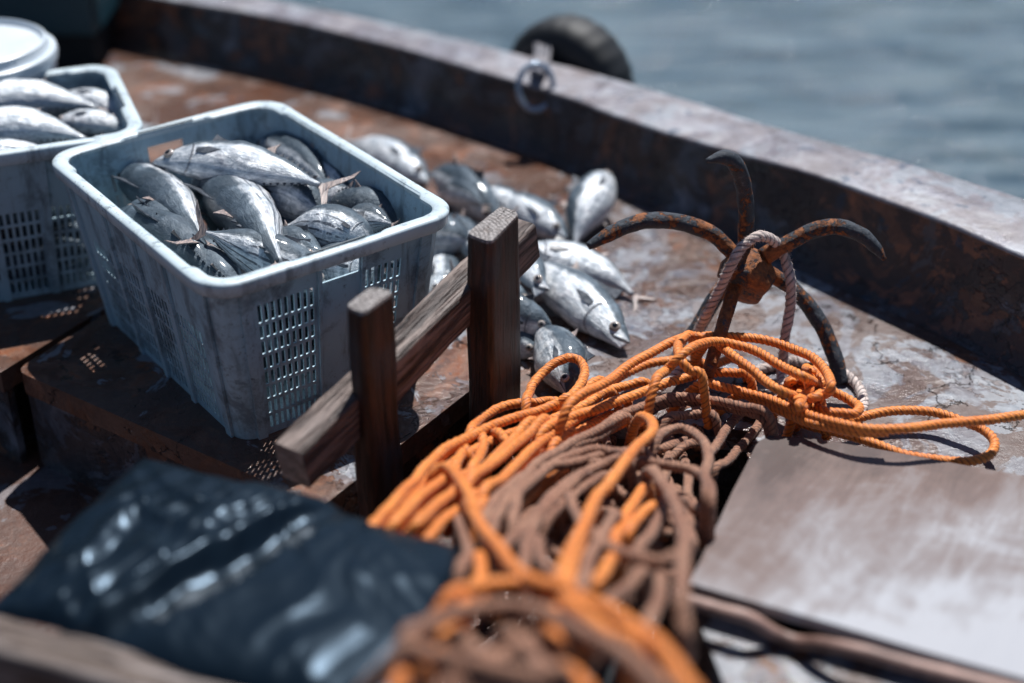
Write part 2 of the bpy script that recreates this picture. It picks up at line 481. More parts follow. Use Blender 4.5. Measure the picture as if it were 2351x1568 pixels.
k = NT('sea_water')
o = k.obj()
n = k.noise(k.mapping(o, (1.5, 7.0, 1), (0, 0, radians(24))), 1.2, 5, 0.55, 0.4)
c = k.mix(k.step(n, 0.36, 0.64), (0.050, 0.080, 0.106), (0.140, 0.185, 0.215))  # light and dark of the ripples put into the water colour
wn2 = k.noise(k.mapping(o, (3, 9, 1), (0, 0, radians(24))), 1.0, 5, 0.55, 0.6)
k.done(c, 0.05, 0.0, k.bump(wn2, 0.9, 0.06), **{'IOR': 1.33})
M['water'] = k.m


# ------------------------------------------------------------------ building helpers
def tag(o, label=None, cat=None, group=None, kind=None):
    if label: o['label'] = label
    if cat: o['category'] = cat
    if group: o['group'] = group
    if kind: o['kind'] = kind
    return o


def empty(name, loc, label, cat, group=None):
    o = bpy.data.objects.new(name, None)
    o.empty_display_size = 0.05
    COL.objects.link(o)
    o.location = loc
    return tag(o, label, cat, group)


def mk(name, verts, faces, mat, parent=None, base=None, smooth=True, mats=None, fmat=None, uvs=None, sharp=None):
    """verts in world space; the mesh is stored relative to its own or its thing's base"""
    if base is None:
        base = Vector((0, 0, 0))
        p = parent
        while p is not None:
            base = base + p.location
            p = p.parent
    me = bpy.data.meshes.new(name)
    me.from_pydata([tuple(Vector(v) - base) for v in verts], [], faces)
    for m in (mats or [mat]):
        me.materials.append(m)
    if fmat:
        for p, i in zip(me.polygons, fmat):
            p.material_index = i
    if smooth:
        me.polygons.foreach_set('use_smooth', [True] * len(me.polygons))
    if uvs:
        l = me.uv_layers.new(name='UVMap')
        for p in me.polygons:
            for li, vi in zip(p.loop_indices, p.vertices):
                l.data[li].uv = uvs[vi]
    me.update()
    o = bpy.data.objects.new(name, me)
    COL.objects.link(o)
    if parent is not None:
        o.parent = parent
    else:
        o.location = base
    if sharp is not None:
        try:
            me.set_sharp_from_angle(angle=radians(sharp))
        except Exception:
            pass
    return o


def catmull(pts, step=0.004, rad=None):
    pts = [Vector(p) for p in pts]
    P = [pts[0] * 2 - pts[1]] + pts + [pts[-1] * 2 - pts[-2]]
    out, rr = [], []
    for i in range(1, len(P) - 2):
        a, b, c, d = P[i - 1], P[i], P[i + 1], P[i + 2]
        nn = max(2, int((c - b).length / step))
        for j in range(nn):
            t = j / nn
            out.append(0.5 * ((2 * b) + (c - a) * t + (2 * a - 5 * b + 4 * c - d) * t * t + (3 * b - a - 3 * c + d) * t ** 3))
            if rad: rr.append(rad[i - 1] * (1 - t) + rad[i] * t)
    out.append(P[-2])
    if rad:
        rr.append(rad[-1])
        return out, rr
    return out


def frames(path):
    T = []
    for i in range(len(path)):
        a = path[max(0, i - 1)]; b = path[min(len(path) - 1, i + 1)]
        t = (b - a)
        T.append(t.normalized() if t.length > 1e-9 else (T[-1] if T else Vector((1, 0, 0))))
    up = Vector((0, 0, 1)) if abs(T[0].z) < 0.9 else Vector((1, 0, 0))
    n = (up - T[0] * up.dot(T[0])).normalized()
    out = []
    for t in T:
        n = (n - t * n.dot(t))
        n = n.normalized() if n.length > 1e-9 else t.orthogonal().normalized()
        out.append((t, n, t.cross(n)))
    return out


class MB:
    def __init__(self):
        self.v, self.f, self.uv, self.fm = [], [], [], []

    def tube(self, path, rad, seg=12, lump=0.0, cap=True, twist=None, uvs=True, mi=0, lobe=.34):
        fr = frames(path)
        base = len(self.v)
        L = 0.0
        n = len(path)
        for i, (p, (t, a, b)) in enumerate(zip(path, fr)):
            if i: L += (p - path[i - 1]).length
            r = rad[i] if isinstance(rad, (list, tuple)) else rad
            for j in range(seg):
                th = 2 * pi * j / seg
                rr = r
                ph = 0
                if twist:
                    ph = th - 2 * pi * L / twist
                    rr = r * (1.04 - lobe + lobe * abs(cos(1.5 * ph)) ** 0.8)
                q = p + (a * cos(th) + b * sin(th)) * rr
                if lump:
                    q = q + (q - p) * (noise.noise(q * 38) * lump + noise.noise(q * 110) * lump * 0.4)
                self.v.append(q)
                self.uv.append((L * 10, (ph / (2 * pi) + 1 / 6) % 1.0 if twist else j / seg))
        for i in range(n - 1):
            for j in range(seg):
                j2 = (j + 1) % seg
                self.f.append((base + i * seg + j, base + i * seg + j2, base + (i + 1) * seg + j2, base + (i + 1) * seg + j))
                self.fm.append(mi)
        if cap:
            self.f.append(tuple(base + j for j in range(seg))[::-1]); self.fm.append(mi)
            self.f.append(tuple(base + (n - 1) * seg + j for j in range(seg))); self.fm.append(mi)
        return self

    def box(self, c, ax, ay, az, mi=0):
        """c centre, ax ay az half-extent vectors"""
        b = len(self.v)
        for sx in (-1, 1):
            for sy in (-1, 1):
                for sz in (-1, 1):
                    self.v.append(c + ax * sx + ay * sy + az * sz); self.uv.append((0, 0))
        for f in ((0, 1, 3, 2), (4, 6, 7, 5), (0, 4, 5, 1), (2, 3, 7, 6), (0, 2, 6, 4), (1, 5, 7, 3)):
            self.f.append(tuple(b + i for i in f)); self.fm.append(mi)
        return self

    def lathe(self, c, axis, prof, seg=32, mi=0, lump=0.0):
        axis = Vector(axis).normalized()
        a = axis.orthogonal().normalized(); b = axis.cross(a)
        base = len(self.v)
        for (r, h) in prof:
            for j in range(seg):
                th = 2 * pi * j / seg
                d = a * cos(th) + b * sin(th)
                q = c + axis * h + d * r
                if lump: q = q + d * (noise.noise(q * 30) * lump)
                self.v.append(q); self.uv.append((j / seg, h))
        for i in range(len(prof) - 1):
            for j in range(seg):
                j2 = (j + 1) % seg
                self.f.append((base + i * seg + j, base + i * seg + j2, base + (i + 1) * seg + j2, base + (i + 1) * seg + j)); self.fm.append(mi)
        self.f.append(tuple(base + j for j in range(seg))[::-1]); self.fm.append(mi)
        self.f.append(tuple(base + (len(prof) - 1) * seg + j for j in range(seg))); self.fm.append(mi)
        return self

    def build(self, name, mat, parent=None, base=None, **kw):
        mats = mat if isinstance(mat, list) else [mat]
        return mk(name, self.v, self.f, None, parent, base, mats=mats, fmat=self.fm if len(mats) > 1 else None, uvs=self.uv, **kw)


def extrude_poly(name, pts, z0, z1, mat, parent=None, base=None, bevel=0.0, mats=None):
    bm = bmesh.new()
    vs = [bm.verts.new((p[0], p[1], z1)) for p in pts]
    f = bm.faces.new(vs)
    f.normal_update()
    if f.normal.z < 0:
        f.normal_flip()
    r = bmesh.ops.extrude_face_region(bm, geom=[f])
    for v in [g for g in r['geom'] if isinstance(g, bmesh.types.BMVert)]:
        v.co.z = z0
    bmesh.ops.recalc_face_normals(bm, faces=bm.faces)
    if bevel:
        bmesh.ops.bevel(bm, geom=[e for e in bm.edges if all(abs(v.co.z - z1) < 1e-6 for v in e.verts)], offset=bevel, segments=3, affect='EDGES')
    V = [Vector(v.co) for v in bm.verts]
    bm.verts.ensure_lookup_table()
    F = [tuple(v.index for v in f.verts) for f in bm.faces]
    bm.free()
    return mk(name, V, F, mat, parent, base, smooth=bool(bevel), sharp=35, mats=mats)


# ------------------------------------------------------------------ setting: water, deck, lower floor
def water():
    nx, ny = 260, 220
    x0, x1, y0, y1 = -9.0, 11.0, 2.4, 22.0
    V, F = [], []
    ca, sa = cos(radians(24)), sin(radians(24))
    for j in range(ny + 1):
        t = (j / ny) ** 1.7
        y = y0 + (y1 - y0) * t
        for i in range(nx + 1):
            x = x0 + (x1 - x0) * i / nx
            u, v = x * ca - y * sa, x * sa + y * ca
            z = 0.030 * noise.noise(Vector((u * 0.7, v * 1.9, 0.3))) + 0.016 * noise.noise(Vector((u * 1.6, v * 5.6, 4.2))) + 0.006 * noise.noise(Vector((u * 4, v * 11, 7)))
            V.append((x, y, -0.75 + z))
    for j in range(ny):
        for i in range(nx):
            a = j * (nx + 1) + i
            F.append((a, a + 1, a + nx + 2, a + nx + 1))
    b = len(V)
    # the sea beyond, one ring of large faces reaching the horizon (kept just under the wave sheet)
    V += [(-900, -900, -0.86), (900, -900, -0.86), (900, 1400, -0.86), (-900, 1400, -0.86)]
    F.append((b, b + 1, b + 2, b + 3))
    tag(mk('water', V, F, M['water']), kind='structure')


water()

E_A, E_B, E_C = at(35, 850), at(740, 1163), at(1092, 886)     # rounded hatch corner, deck corner, edge behind the posts
E_D, E_E = at(1200, 935), at(1720, 990)
GR1, GR0 = at(245, 718), at(35, 850)
dirg = (GR1 - GR0).normalized()
FAR = GR1 + dirg * 0.35
ed = (E_B - E_A).normalized()
rnd = lambda c, p, q, r, n=5: [((1 - t) ** 2) * (c + (p - c).normalized() * r) + 2 * t * (1 - t) * c + t * t * (c + (q - c).normalized() * r) for t in [i / n for i in range(n + 1)]]
HULL = [at(x, y, 0) + Vector((.04, .13, 0)) for x, y in ((2900, 1200), (2600, 1010), (2351, 882), (2210, 808), (2066, 737), (1948, 682), (1825, 626), (1700, 560), (1600, 510), (1425, 434), (1263, 386), (1153, 347), (1020, 308), (801, 250), (581, 180), (361, 127), (256, 110))]
HULL.append(HULL[-1] + (HULL[-1] - HULL[-3]).normalized() * 2.2)
nrm = Vector((-dirg.y, dirg.x, 0))
g0 = GR0 + nrm * 0.018 - dirg * 0.02
g1 = FAR + nrm * 0.018
deck_pts = rnd(E_A, FAR, E_B, 0.03) + rnd(E_B, E_A, E_C, 0.02) + [E_C, E_D, E_E, Vector((0.33, 1.75, 0)), Vector((1.5, 1.35, 0))] + HULL + [Vector((-3.6, 3.4, 0)), g0 - ed * 1.6, g0, g1, FAR]
deck_pts = [Vector((p.x, p.y)) for p in deck_pts]
tag(extrude_poly('deck', deck_pts, -0.045, 0.0, M['deck']), kind='structure')
tag(mk('lower_floor', [(-4, -1.5, -0.22), (2.2, -1.5, -0.22), (1.2, 2.3, -0.22), (-0.5, 3.0, -0.22), (-3.5, 4.3, -0.22)], [(0, 1, 2, 3, 4)], M['deck_low'], smooth=False), kind='structure')
# the upright face that carries the deck edge down to the lower floor
def coaming(a, b, name='deck_coaming'):
    d = (b - a).normalized(); n_ = Vector((-d.y, d.x, 0)) * 0.012
    off = Vector((-d.y, d.x, 0)) * 0.02
    return [a + off - n_, b + off - n_, b + off + n_, a + off + n_]
cm = MB()
for a, b in ((E_A, E_B), (E_B, E_C), (E_C, E_D), (E_D, E_E), (g0 - ed * 1.6, g0)):
    d = (b - a); c = (a + b) / 2 + Vector((-d.y, d.x, 0)).normalized() * 0.022
    cm.box(c + Vector((0, 0, -0.134)), d / 2 * 0.985, Vector((-d.y, d.x, 0)).normalized() * 0.008, Vector((0, 0, 0.0865)))
tag(cm.build('deck_coaming', M['wall'], smooth=False), kind='structure')


# ------------------------------------------------------------------ bulwark
def bulwark():
    bot = [(256, 110), (361, 127), (581, 180), (801, 250), (1020, 308), (1153, 347), (1263, 386), (1425, 434), (1600, 510), (1700, 560), (1825, 626), (1948, 682), (2066, 737), (2210, 808), (2351, 882)]
    top = [(330, -14), (397, 0), (603, 35), (889, 101), (1175, 184), (1284, 214), (1466, 284), (1680, 348), (1895, 407), (2056, 466), (2190, 515), (2351, 590)]
    out = [(560, -18), (647, 0), (845, 40), (1065, 88), (1197, 121), (1498, 198), (1627, 236), (1895, 316), (2163, 391), (2351, 452)]
    ZT = 0.155
    def zt(x):
        t = min(1, max(0, (x - 1250) / 850)); return .155 + .05 * t * t * (3 - 2 * t)
    def curve(pl, z):
        w = [at(x, y, zt(x - z)) for x, y in pl]
        da, db = (w[0] - w[2]).normalized(), (w[-1] - w[-3]).normalized()
        w = [w[0] + da * (.3 * i) for i in range(8, 0, -1)] + w + [w[-1] + db * (.3 * i) for i in range(1, 6)]
        return catmull(w, 0.03)
    def samp(c, n=150):
        L = [0]
        for i in range(1, len(c)): L.append(L[-1] + (c[i] - c[i - 1]).length)
        o, j = [], 0
        for i in range(n + 1):
            s = L[-1] * i / n
            while j < len(L) - 2 and L[j + 1] < s: j += 1
            t = (s - L[j]) / max(1e-9, L[j + 1] - L[j])
            o.append(c[j].lerp(c[j + 1], min(1, t)))
        return o
    B, T, O = samp(curve(bot, 0)), samp(curve(top, 0)), samp(curve(out, 80))
    # light smoothing
    def sm(c):
        for _ in range(6):
            c = [c[0]] + [(c[i - 1] + c[i] * 2 + c[i + 1]) / 4 for i in range(1, len(c) - 1)] + [c[-1]]
        return c
    B, T, O = sm(B), sm(T), sm(O)
    NB = []
    for i in range(len(T)):
        j = min(range(len(B)), key=lambda q: (B[q].x - T[i].x) ** 2 + (B[q].y - T[i].y) ** 2)
        v = T[i] - B[j]; v.z = 0
        dT = (T[min(i + 1, len(T) - 1)] - T[max(i - 1, 0)]); nn = Vector((-dT.y, dT.x, 0)).normalized()
        if nn.y < 0: nn = -nn
        w_ = 0.0
        f0 = Vector((T[i].x, T[i].y, 0)) - nn * .025
        NB.append(f0.lerp(Vector((B[j].x, B[j].y, 0)), w_))
    B = sm(NB)
    NO = []
    for i in range(len(T)):
        j = min(range(len(O)), key=lambda q: (O[q].x - T[i].x) ** 2 + (O[q].y - T[i].y) ** 2)
        NO.append(O[j])
    O = sm(sm(NO))
    # cross-section
    V, F = [], []
    W, Fw = [], []
    for i in range(len(B)):
        b, t, o_ = B[i], T[i], O[i]
        acr = (t - b); acr.z = 0
        d = (B[min(i + 1, len(B) - 1)] - B[max(i - 1, 0)]).normalized()
        nout = Vector((-d.y, d.x, 0))           # away from the deck
        if nout.y < 0: nout = -nout
        w = nout * 0.0
        foot = b - nout * 0.025
        ZT = t.z
        prof = [Vector((foot.x, foot.y, 0.001)), b + Vector((0, 0, 0.018)), b.lerp(t, 0.5) + nout * 0.004, Vector((t.x, t.y, ZT - 0.010)) + nout * 0.006]
        W += prof
        oo = Vector((o_.x, o_.y, 0))
        cap = [Vector((t.x, t.y, ZT - 0.009)) + nout * 0.004, Vector((t.x, t.y, ZT - 0.004)) - nout * 0.001, Vector((t.x, t.y, ZT)) + nout * 0.012,
               Vector((t.x, t.y, ZT + 0.004)).lerp(Vector((o_.x, o_.y, ZT + 0.004)), 0.5), Vector((o_.x, o_.y, ZT)) - nout * 0.012,
               Vector((o_.x, o_.y, ZT - 0.006)), Vector((o_.x, o_.y, ZT - 0.05)), Vector((o_.x, o_.y, -1.2)) - nout * 0.10]
        for c in cap:
            c += Vector((0, 0, 0.003 * noise.noise(c * 6)))
        V += cap
    for i in range(len(B) - 1):
        for j in range(7):
            F.append((i * 8 + j, i * 8 + j + 1, (i + 1) * 8 + j + 1, (i + 1) * 8 + j))
        for j in range(3):
            Fw.append((i * 4 + j, i * 4 + j + 1, (i + 1) * 4 + j + 1, (i + 1) * 4 + j))
    base = Vector(B[75])
    root = empty('bulwark', base, 'long low steel bulwark with pale worn cap and dark inner side along the deck', 'bulwark')
    mk('cap_rail', V, F, M['cap'], root)
    mk('inner_wall', W, Fw, M['wall'], root)
    return T, O


BT, BO = bulwark()


# ------------------------------------------------------------------ crates
def crate(name, label, RL, RB, L, Wd, H, yawdir, center, group, base_z=0.0, seed=0):
    """yawdir: unit vector of the long side; rim L x Wd"""
    u = Vector((yawdir[0], yawdir[1], 0)).normalized()
    w = Vector((-u.y, u.x, 0))
    root = empty(name, (center[0], center[1], base_z), label, 'crate', group)
    R = 0.065
    tap = 0.040

    def perim(s, z, off=0.0):
        """s in 0..1 round the rounded rectangle; returns world point"""
        k_ = z / H
        ins = tap * (1 - k_)
        a, b = L / 2 - 0.016 - ins + off, Wd / 2 - 0.016 - ins + off
        r = max(0.004, R - 0.016 + off - ins * 0.3)
        # straight lengths are taken from the nominal size so that s keeps its meaning at all heights
        La, Lb, Q = L - 2 * R, Wd - 2 * R, R * pi / 2
        P_ = 2 * (La + Lb) + 4 * Q
        d = (s % 1.0) * P_
        segs = [(La, 0), (Q, 1), (Lb, 2), (Q, 3), (La, 4), (Q, 5), (Lb, 6), (Q, 7)]
        for ln, kk in segs:
            if d <= ln + 1e-9: break
            d -= ln
        t = d / ln
        if kk == 0: x, y = (-(a - r) + 2 * (a - r) * t), -b
        elif kk == 1: th = -pi / 2 + t * pi / 2; x, y = (a - r) + r * cos(th), -(b - r) + r * sin(th)
        elif kk == 2: x, y = a, -(b - r) + 2 * (b - r) * t
        elif kk == 3: th = t * pi / 2; x, y = (a - r) + r * cos(th), (b - r) + r * sin(th)
        elif kk == 4: x, y = (a - r) - 2 * (a - r) * t, b
        elif kk == 5: th = pi / 2 + t * pi / 2; x, y = -(a - r) + r * cos(th), (b - r) + r * sin(th)
        elif kk == 6: x, y = -a, (b - r) - 2 * (b - r) * t
        else: th = pi + t * pi / 2; x, y = -(a - r) + r * cos(th), -(b - r) + r * sin(th)
        return Vector((center[0], center[1], base_z)) + u * x + w * y + Vector((0, 0, z))

    La, Lb, Q = L - 2 * R, Wd - 2 * R, R * pi / 2
    P_ = 2 * (La + Lb) + 4 * Q
    # wall as cells: (s breakpoint, kind); kind 'S' solid, 'G' slot group cell, 'B' bar, 'H' handle zone
    cols = []      # (s0,s1,kind)
    def side(start, ln, groups, ribw, handle):
        # groups = number of slot panels
        GK = 'g' if handle else 'G'
        x = start
        pw_ = (ln - ribw * (groups + 1) - .044)
        x0 = x
        for g in range(groups):
            if g == 0: cols.append((x0, x0 + (.012 if groups == 3 else .022), 'S')); x0 += (.012 if groups == 3 else .022)
            pw = pw_ * ((.42, .28, .30)[g] if groups == 3 else 1 / groups)
            cols.append((x0, x0 + ribw, 'R' if 0 < g else 'S')); x0 += ribw
            isH = handle and g == groups // 2
            ns = max(3, int(round(pw / 0.0135)))
            cw = pw / ns
            for q in range(ns):
                cols.append((x0, x0 + cw * 0.60, 'H' if isH else GK))
                cols.append((x0 + cw * 0.58, x0 + cw, 'h' if isH else 'B'))
                x0 += cw
        cols.append((x0, start + ln, 'S'))
    def corner(start):
        for q in range(8):
            cols.append((start + Q * q / 8, start + Q * (q + 1) / 8, 'C'))
    p = 0
    side(p, La, 4, 0.020, False); p += La
    corner(p); p += Q
    side(p, Lb, 3, 0.011, True); p += Lb
    corner(p); p += Q
    side(p, La, 4, 0.020, False); p += La
    corner(p); p += Q
    side(p, Lb, 3, 0.011, True); p += Lb
    corner(p)
    rows = [(0, 0.014, 'S')]
    z = 0.014
    NR = 7
    rh = (H - 0.100 - 0.014) / NR
    for q in range(NR):
        rows.append((z, z + rh * 0.80, 'G'))
        rows.append((z + rh * 0.80, z + rh, 'B'))
        z += rh
    ztop = z
    rows.append((ztop, H - 0.064, 'T'))
    rows.append((H - 0.064, H - 0.062, 'S'))
    rows.append((H - 0.062, H - 0.030, 'K'))     # hand hole band
    rows.append((H - 0.030, H, 'S'))
    verts, faces, cache = [], [], {}
    TH = 0.0036
    # offsets (outwards) per column/row kind give the ribs their relief
    def hole(ci, ri):
        ck, rk = cols[ci][2], rows[ri][2]
        if ck in 'Gg' and rk == 'G' and (ck == 'g' or rows[ri][1] < .215): return True
        if ck == 'g' and rk == 'T': return True
        if ck in 'Hh':
            if rk == 'K': return True
        return False
    def vtx(ci_s, z, side_):
        key = (round(ci_s, 6), round(z, 6), side_)
        if key not in cache:
            cache[key] = len(verts)
            verts.append(perim(ci_s / P_, z, 0.0 if side_ else -TH))
        return cache[key]
    for ci, (a, b, ck) in enumerate(cols):
        for ri, (z0, z1, rk) in enumerate(rows):
            if hole(ci, ri): continue
            for sd in (0, 1):
                q = [vtx(a, z0, sd), vtx(b, z0, sd), vtx(b, z1, sd), vtx(a, z1, sd)]
                faces.append(tuple(q if sd else q[::-1]))
            n_ = len(cols)
            if hole((ci - 1) % n_, ri): faces.append((vtx(a, z0, 0), vtx(a, z0, 1), vtx(a, z1, 1), vtx(a, z1, 0)))
            if hole((ci + 1) % n_, ri): faces.append((vtx(b, z0, 1), vtx(b, z0, 0), vtx(b, z1, 0), vtx(b, z1, 1)))
            if ri > 0 and hole(ci, ri - 1): faces.append((vtx(a, z0, 1), vtx(a, z0, 0), vtx(b, z0, 0), vtx(b, z0, 1)))
            if ri < len(rows) - 1 and hole(ci, ri + 1): faces.append((vtx(a, z1, 0), vtx(a, z1, 1), vtx(b, z1, 1), vtx(b, z1, 0)))
    mk('side_wall', verts, faces, M['crate'], root, smooth=True, sharp=30)

    # ribs (upright, proud of the wall) and the two flat bands over the slots
    rb = MB()
    def slab(s0, s1, z0, z1, th, n=1, m=6):
        base = len(rb.v)
        for i in range(n + 1):
            s = (s0 + (s1 - s0) * i / n) / P_
            for j in range(m + 1):
                zz = z0 + (z1 - z0) * j / m
                rb.v.append(perim(s, zz, 0.0005)); rb.v.append(perim(s, zz, th)); rb.uv += [(0, 0), (0, 0)]
        W_ = 2 * (m + 1)
        def I(i, j, k2): return base + i * W_ + j * 2 + k2
        for i in range(n):
            for j in range(m):
                rb.f.append((I(i, j, 1), I(i + 1, j, 1), I(i + 1, j + 1, 1), I(i, j + 1, 1))); rb.fm.append(0)
        for j in range(m):
            rb.f.append((I(0, j, 0), I(0, j, 1), I(0, j + 1, 1), I(0, j + 1, 0))); rb.fm.append(0)
            rb.f.append((I(n, j, 1), I(n, j, 0), I(n, j + 1, 0), I(n, j + 1, 1))); rb.fm.append(0)
        for i in range(n):
            rb.f.append((I(i, 0, 0), I(i + 1, 0, 0), I(i + 1, 0, 1), I(i, 0, 1))); rb.fm.append(0)
            rb.f.append((I(i, m, 1), I(i + 1, m, 1), I(i + 1, m, 0), I(i, m, 0))); rb.fm.append(0)
    for (a, b, ck) in cols:
        if ck == 'R': slab(a + 0.002, b - 0.002, 0.0, H - 0.03, 0.006)
    st = 0
    for ln in (La, Lb, La, Lb):
        for e in (st, st + ln):
            slab(e - 0.012, e + 0.012, 0.0, H - 0.03, 0.0065, 2)
        st += ln + Q
    rb.build('rib', M['crate'], root, smooth=False)

    # bottom
    bt = MB()
    n_ = 64
    ring = [perim(i / n_, 0.004, -0.002) for i in range(n_)]
    bt.v = ring; bt.uv = [(0, 0)] * n_
    bt.f = [tuple(range(n_))]; bt.fm = [0]
    bt.build('bottom', M['crate'], root, smooth=False)

    # rim: swept channel, with the wide stacking lugs at the corners of the long sides
    rm = MB()
    n_ = 360
    m = 12
    for i in range(n_):
        s = i / n_
        d = s * P_
        inn = 0.012
        st = 0
        for q, ln in enumerate((La, Lb, La, Lb)):
            t = d - st
            if 0 <= t <= ln:
                e = min(t, ln - t)
                if q % 2 == 0:
                    f_ = min(1, max(0, (e - 0.028) / 0.012)); f_ = f_ * f_ * (3 - 2 * f_)
                    inn = 0.012 - 0.0065 * f_
                else:
                    f_ = min(1, max(0, (e - 0.085) / 0.010)); f_ = f_ * f_ * (3 - 2 * f_)
                    inn = 0.010 - 0.006 * f_
            st += ln + Q
        prof = [(-TH, H - 0.012), (-inn, H - 0.009), (-inn - 0.001, H - 0.003), (-inn + 0.003, H + 0.0005), (0.004, H + 0.002), (0.013, H + 0.0005), (0.0165, H - 0.003),
                (0.0170, H - 0.008), (0.0165, H - 0.024), (0.0145, H - 0.0262), (0.0128, H - 0.024), (0.0125, H - 0.012), (0.001, H - 0.011)]
        for (off, z) in prof:
            v = perim(s, min(z, H), off) + Vector((0, 0, z - min(z, H)))
            v += Vector((0, 0, 0.0016 * noise.noise(v * 9 + Vector((seed, 0, 0)))))
            rm.v.append(v); rm.uv.append((0, 0))
        m = len(prof)
    for i in range(n_):
        i2 = (i + 1) % n_
        for j in range(m):
            j2 = (j + 1) % m
            rm.f.append((i * m + j, i2 * m + j, i2 * m + j2, i * m + j2)); rm.fm.append(0)
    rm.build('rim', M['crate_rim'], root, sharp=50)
    # grip bar with its dark groove on each short side
    for q in (0, 1):
        s0 = La + Q + Lb / 2 if q == 0 else 2 * La + 3 * Q + Lb * 1.5
        hb = MB()
        pts = [perim((s0 + dd) / P_, H + 0.0, -0.0035) + Vector((0, 0, 0.0022)) for dd in [(-0.058 + 0.116 * i / 8) for i in range(9)]]
        hb.tube(pts, 0.0017, 6)
        g = hb.build('grip_groove', M['crate_groove'], root)
    return root, perim


ca = [at(130, 360, .34), at(620, 235, .34), at(1020, 480, .34), at(490, 650, .34)]
cc = sum(ca, Vector()) / 4
ul = ((ca[3] - ca[0]) + (ca[2] - ca[1])).normalized()
GC = 'fish crates standing on the deck'
crateA, perA = crate('fish_crate', 'pale blue slotted plastic crate heaped with tuna, nearest the wooden posts', 0, 0, 0.672, 0.492, 0.34, ul, cc, GC)
uB = Vector((0.93, 0.37, 0)).normalized(); wB = Vector((-uB.y, uB.x, 0))
cB = Vector((-0.705, 2.742, 0)) - uB * 0.31 + wB * 0.21
crateB, perB = crate('fish_crate', 'blue slotted plastic crate cut by the left edge, behind the full crate', 0, 0, 0.62, 0.42, 0.335, uB, cB, GC, seed=5)


# ------------------------------------------------------------------ fish
PROF = [(0.0, 0.03), (0.012, 0.10), (0.03, 0.19), (0.06, 0.32), (0.10, 0.47), (0.16, 0.66), (0.22, 0.80), (0.30, 0.93), (0.40, 1.0), (0.50, 1.0), (0.60, 0.93),
        (0.70, 0.78), (0.78, 0.60), (0.86, 0.38), (0.92, 0.22), (0.97, 0.12), (1.0, 0.11)]


def prof(u):
    for i in range(len(PROF) - 1):
        a, b = PROF[i], PROF[i + 1]
        if u <= b[0]:
            t = (u - a[0]) / (b[0] - a[0])
            return a[1] + (b[1] - a[1]) * t
    return PROF[-1][1]


NF = [0]


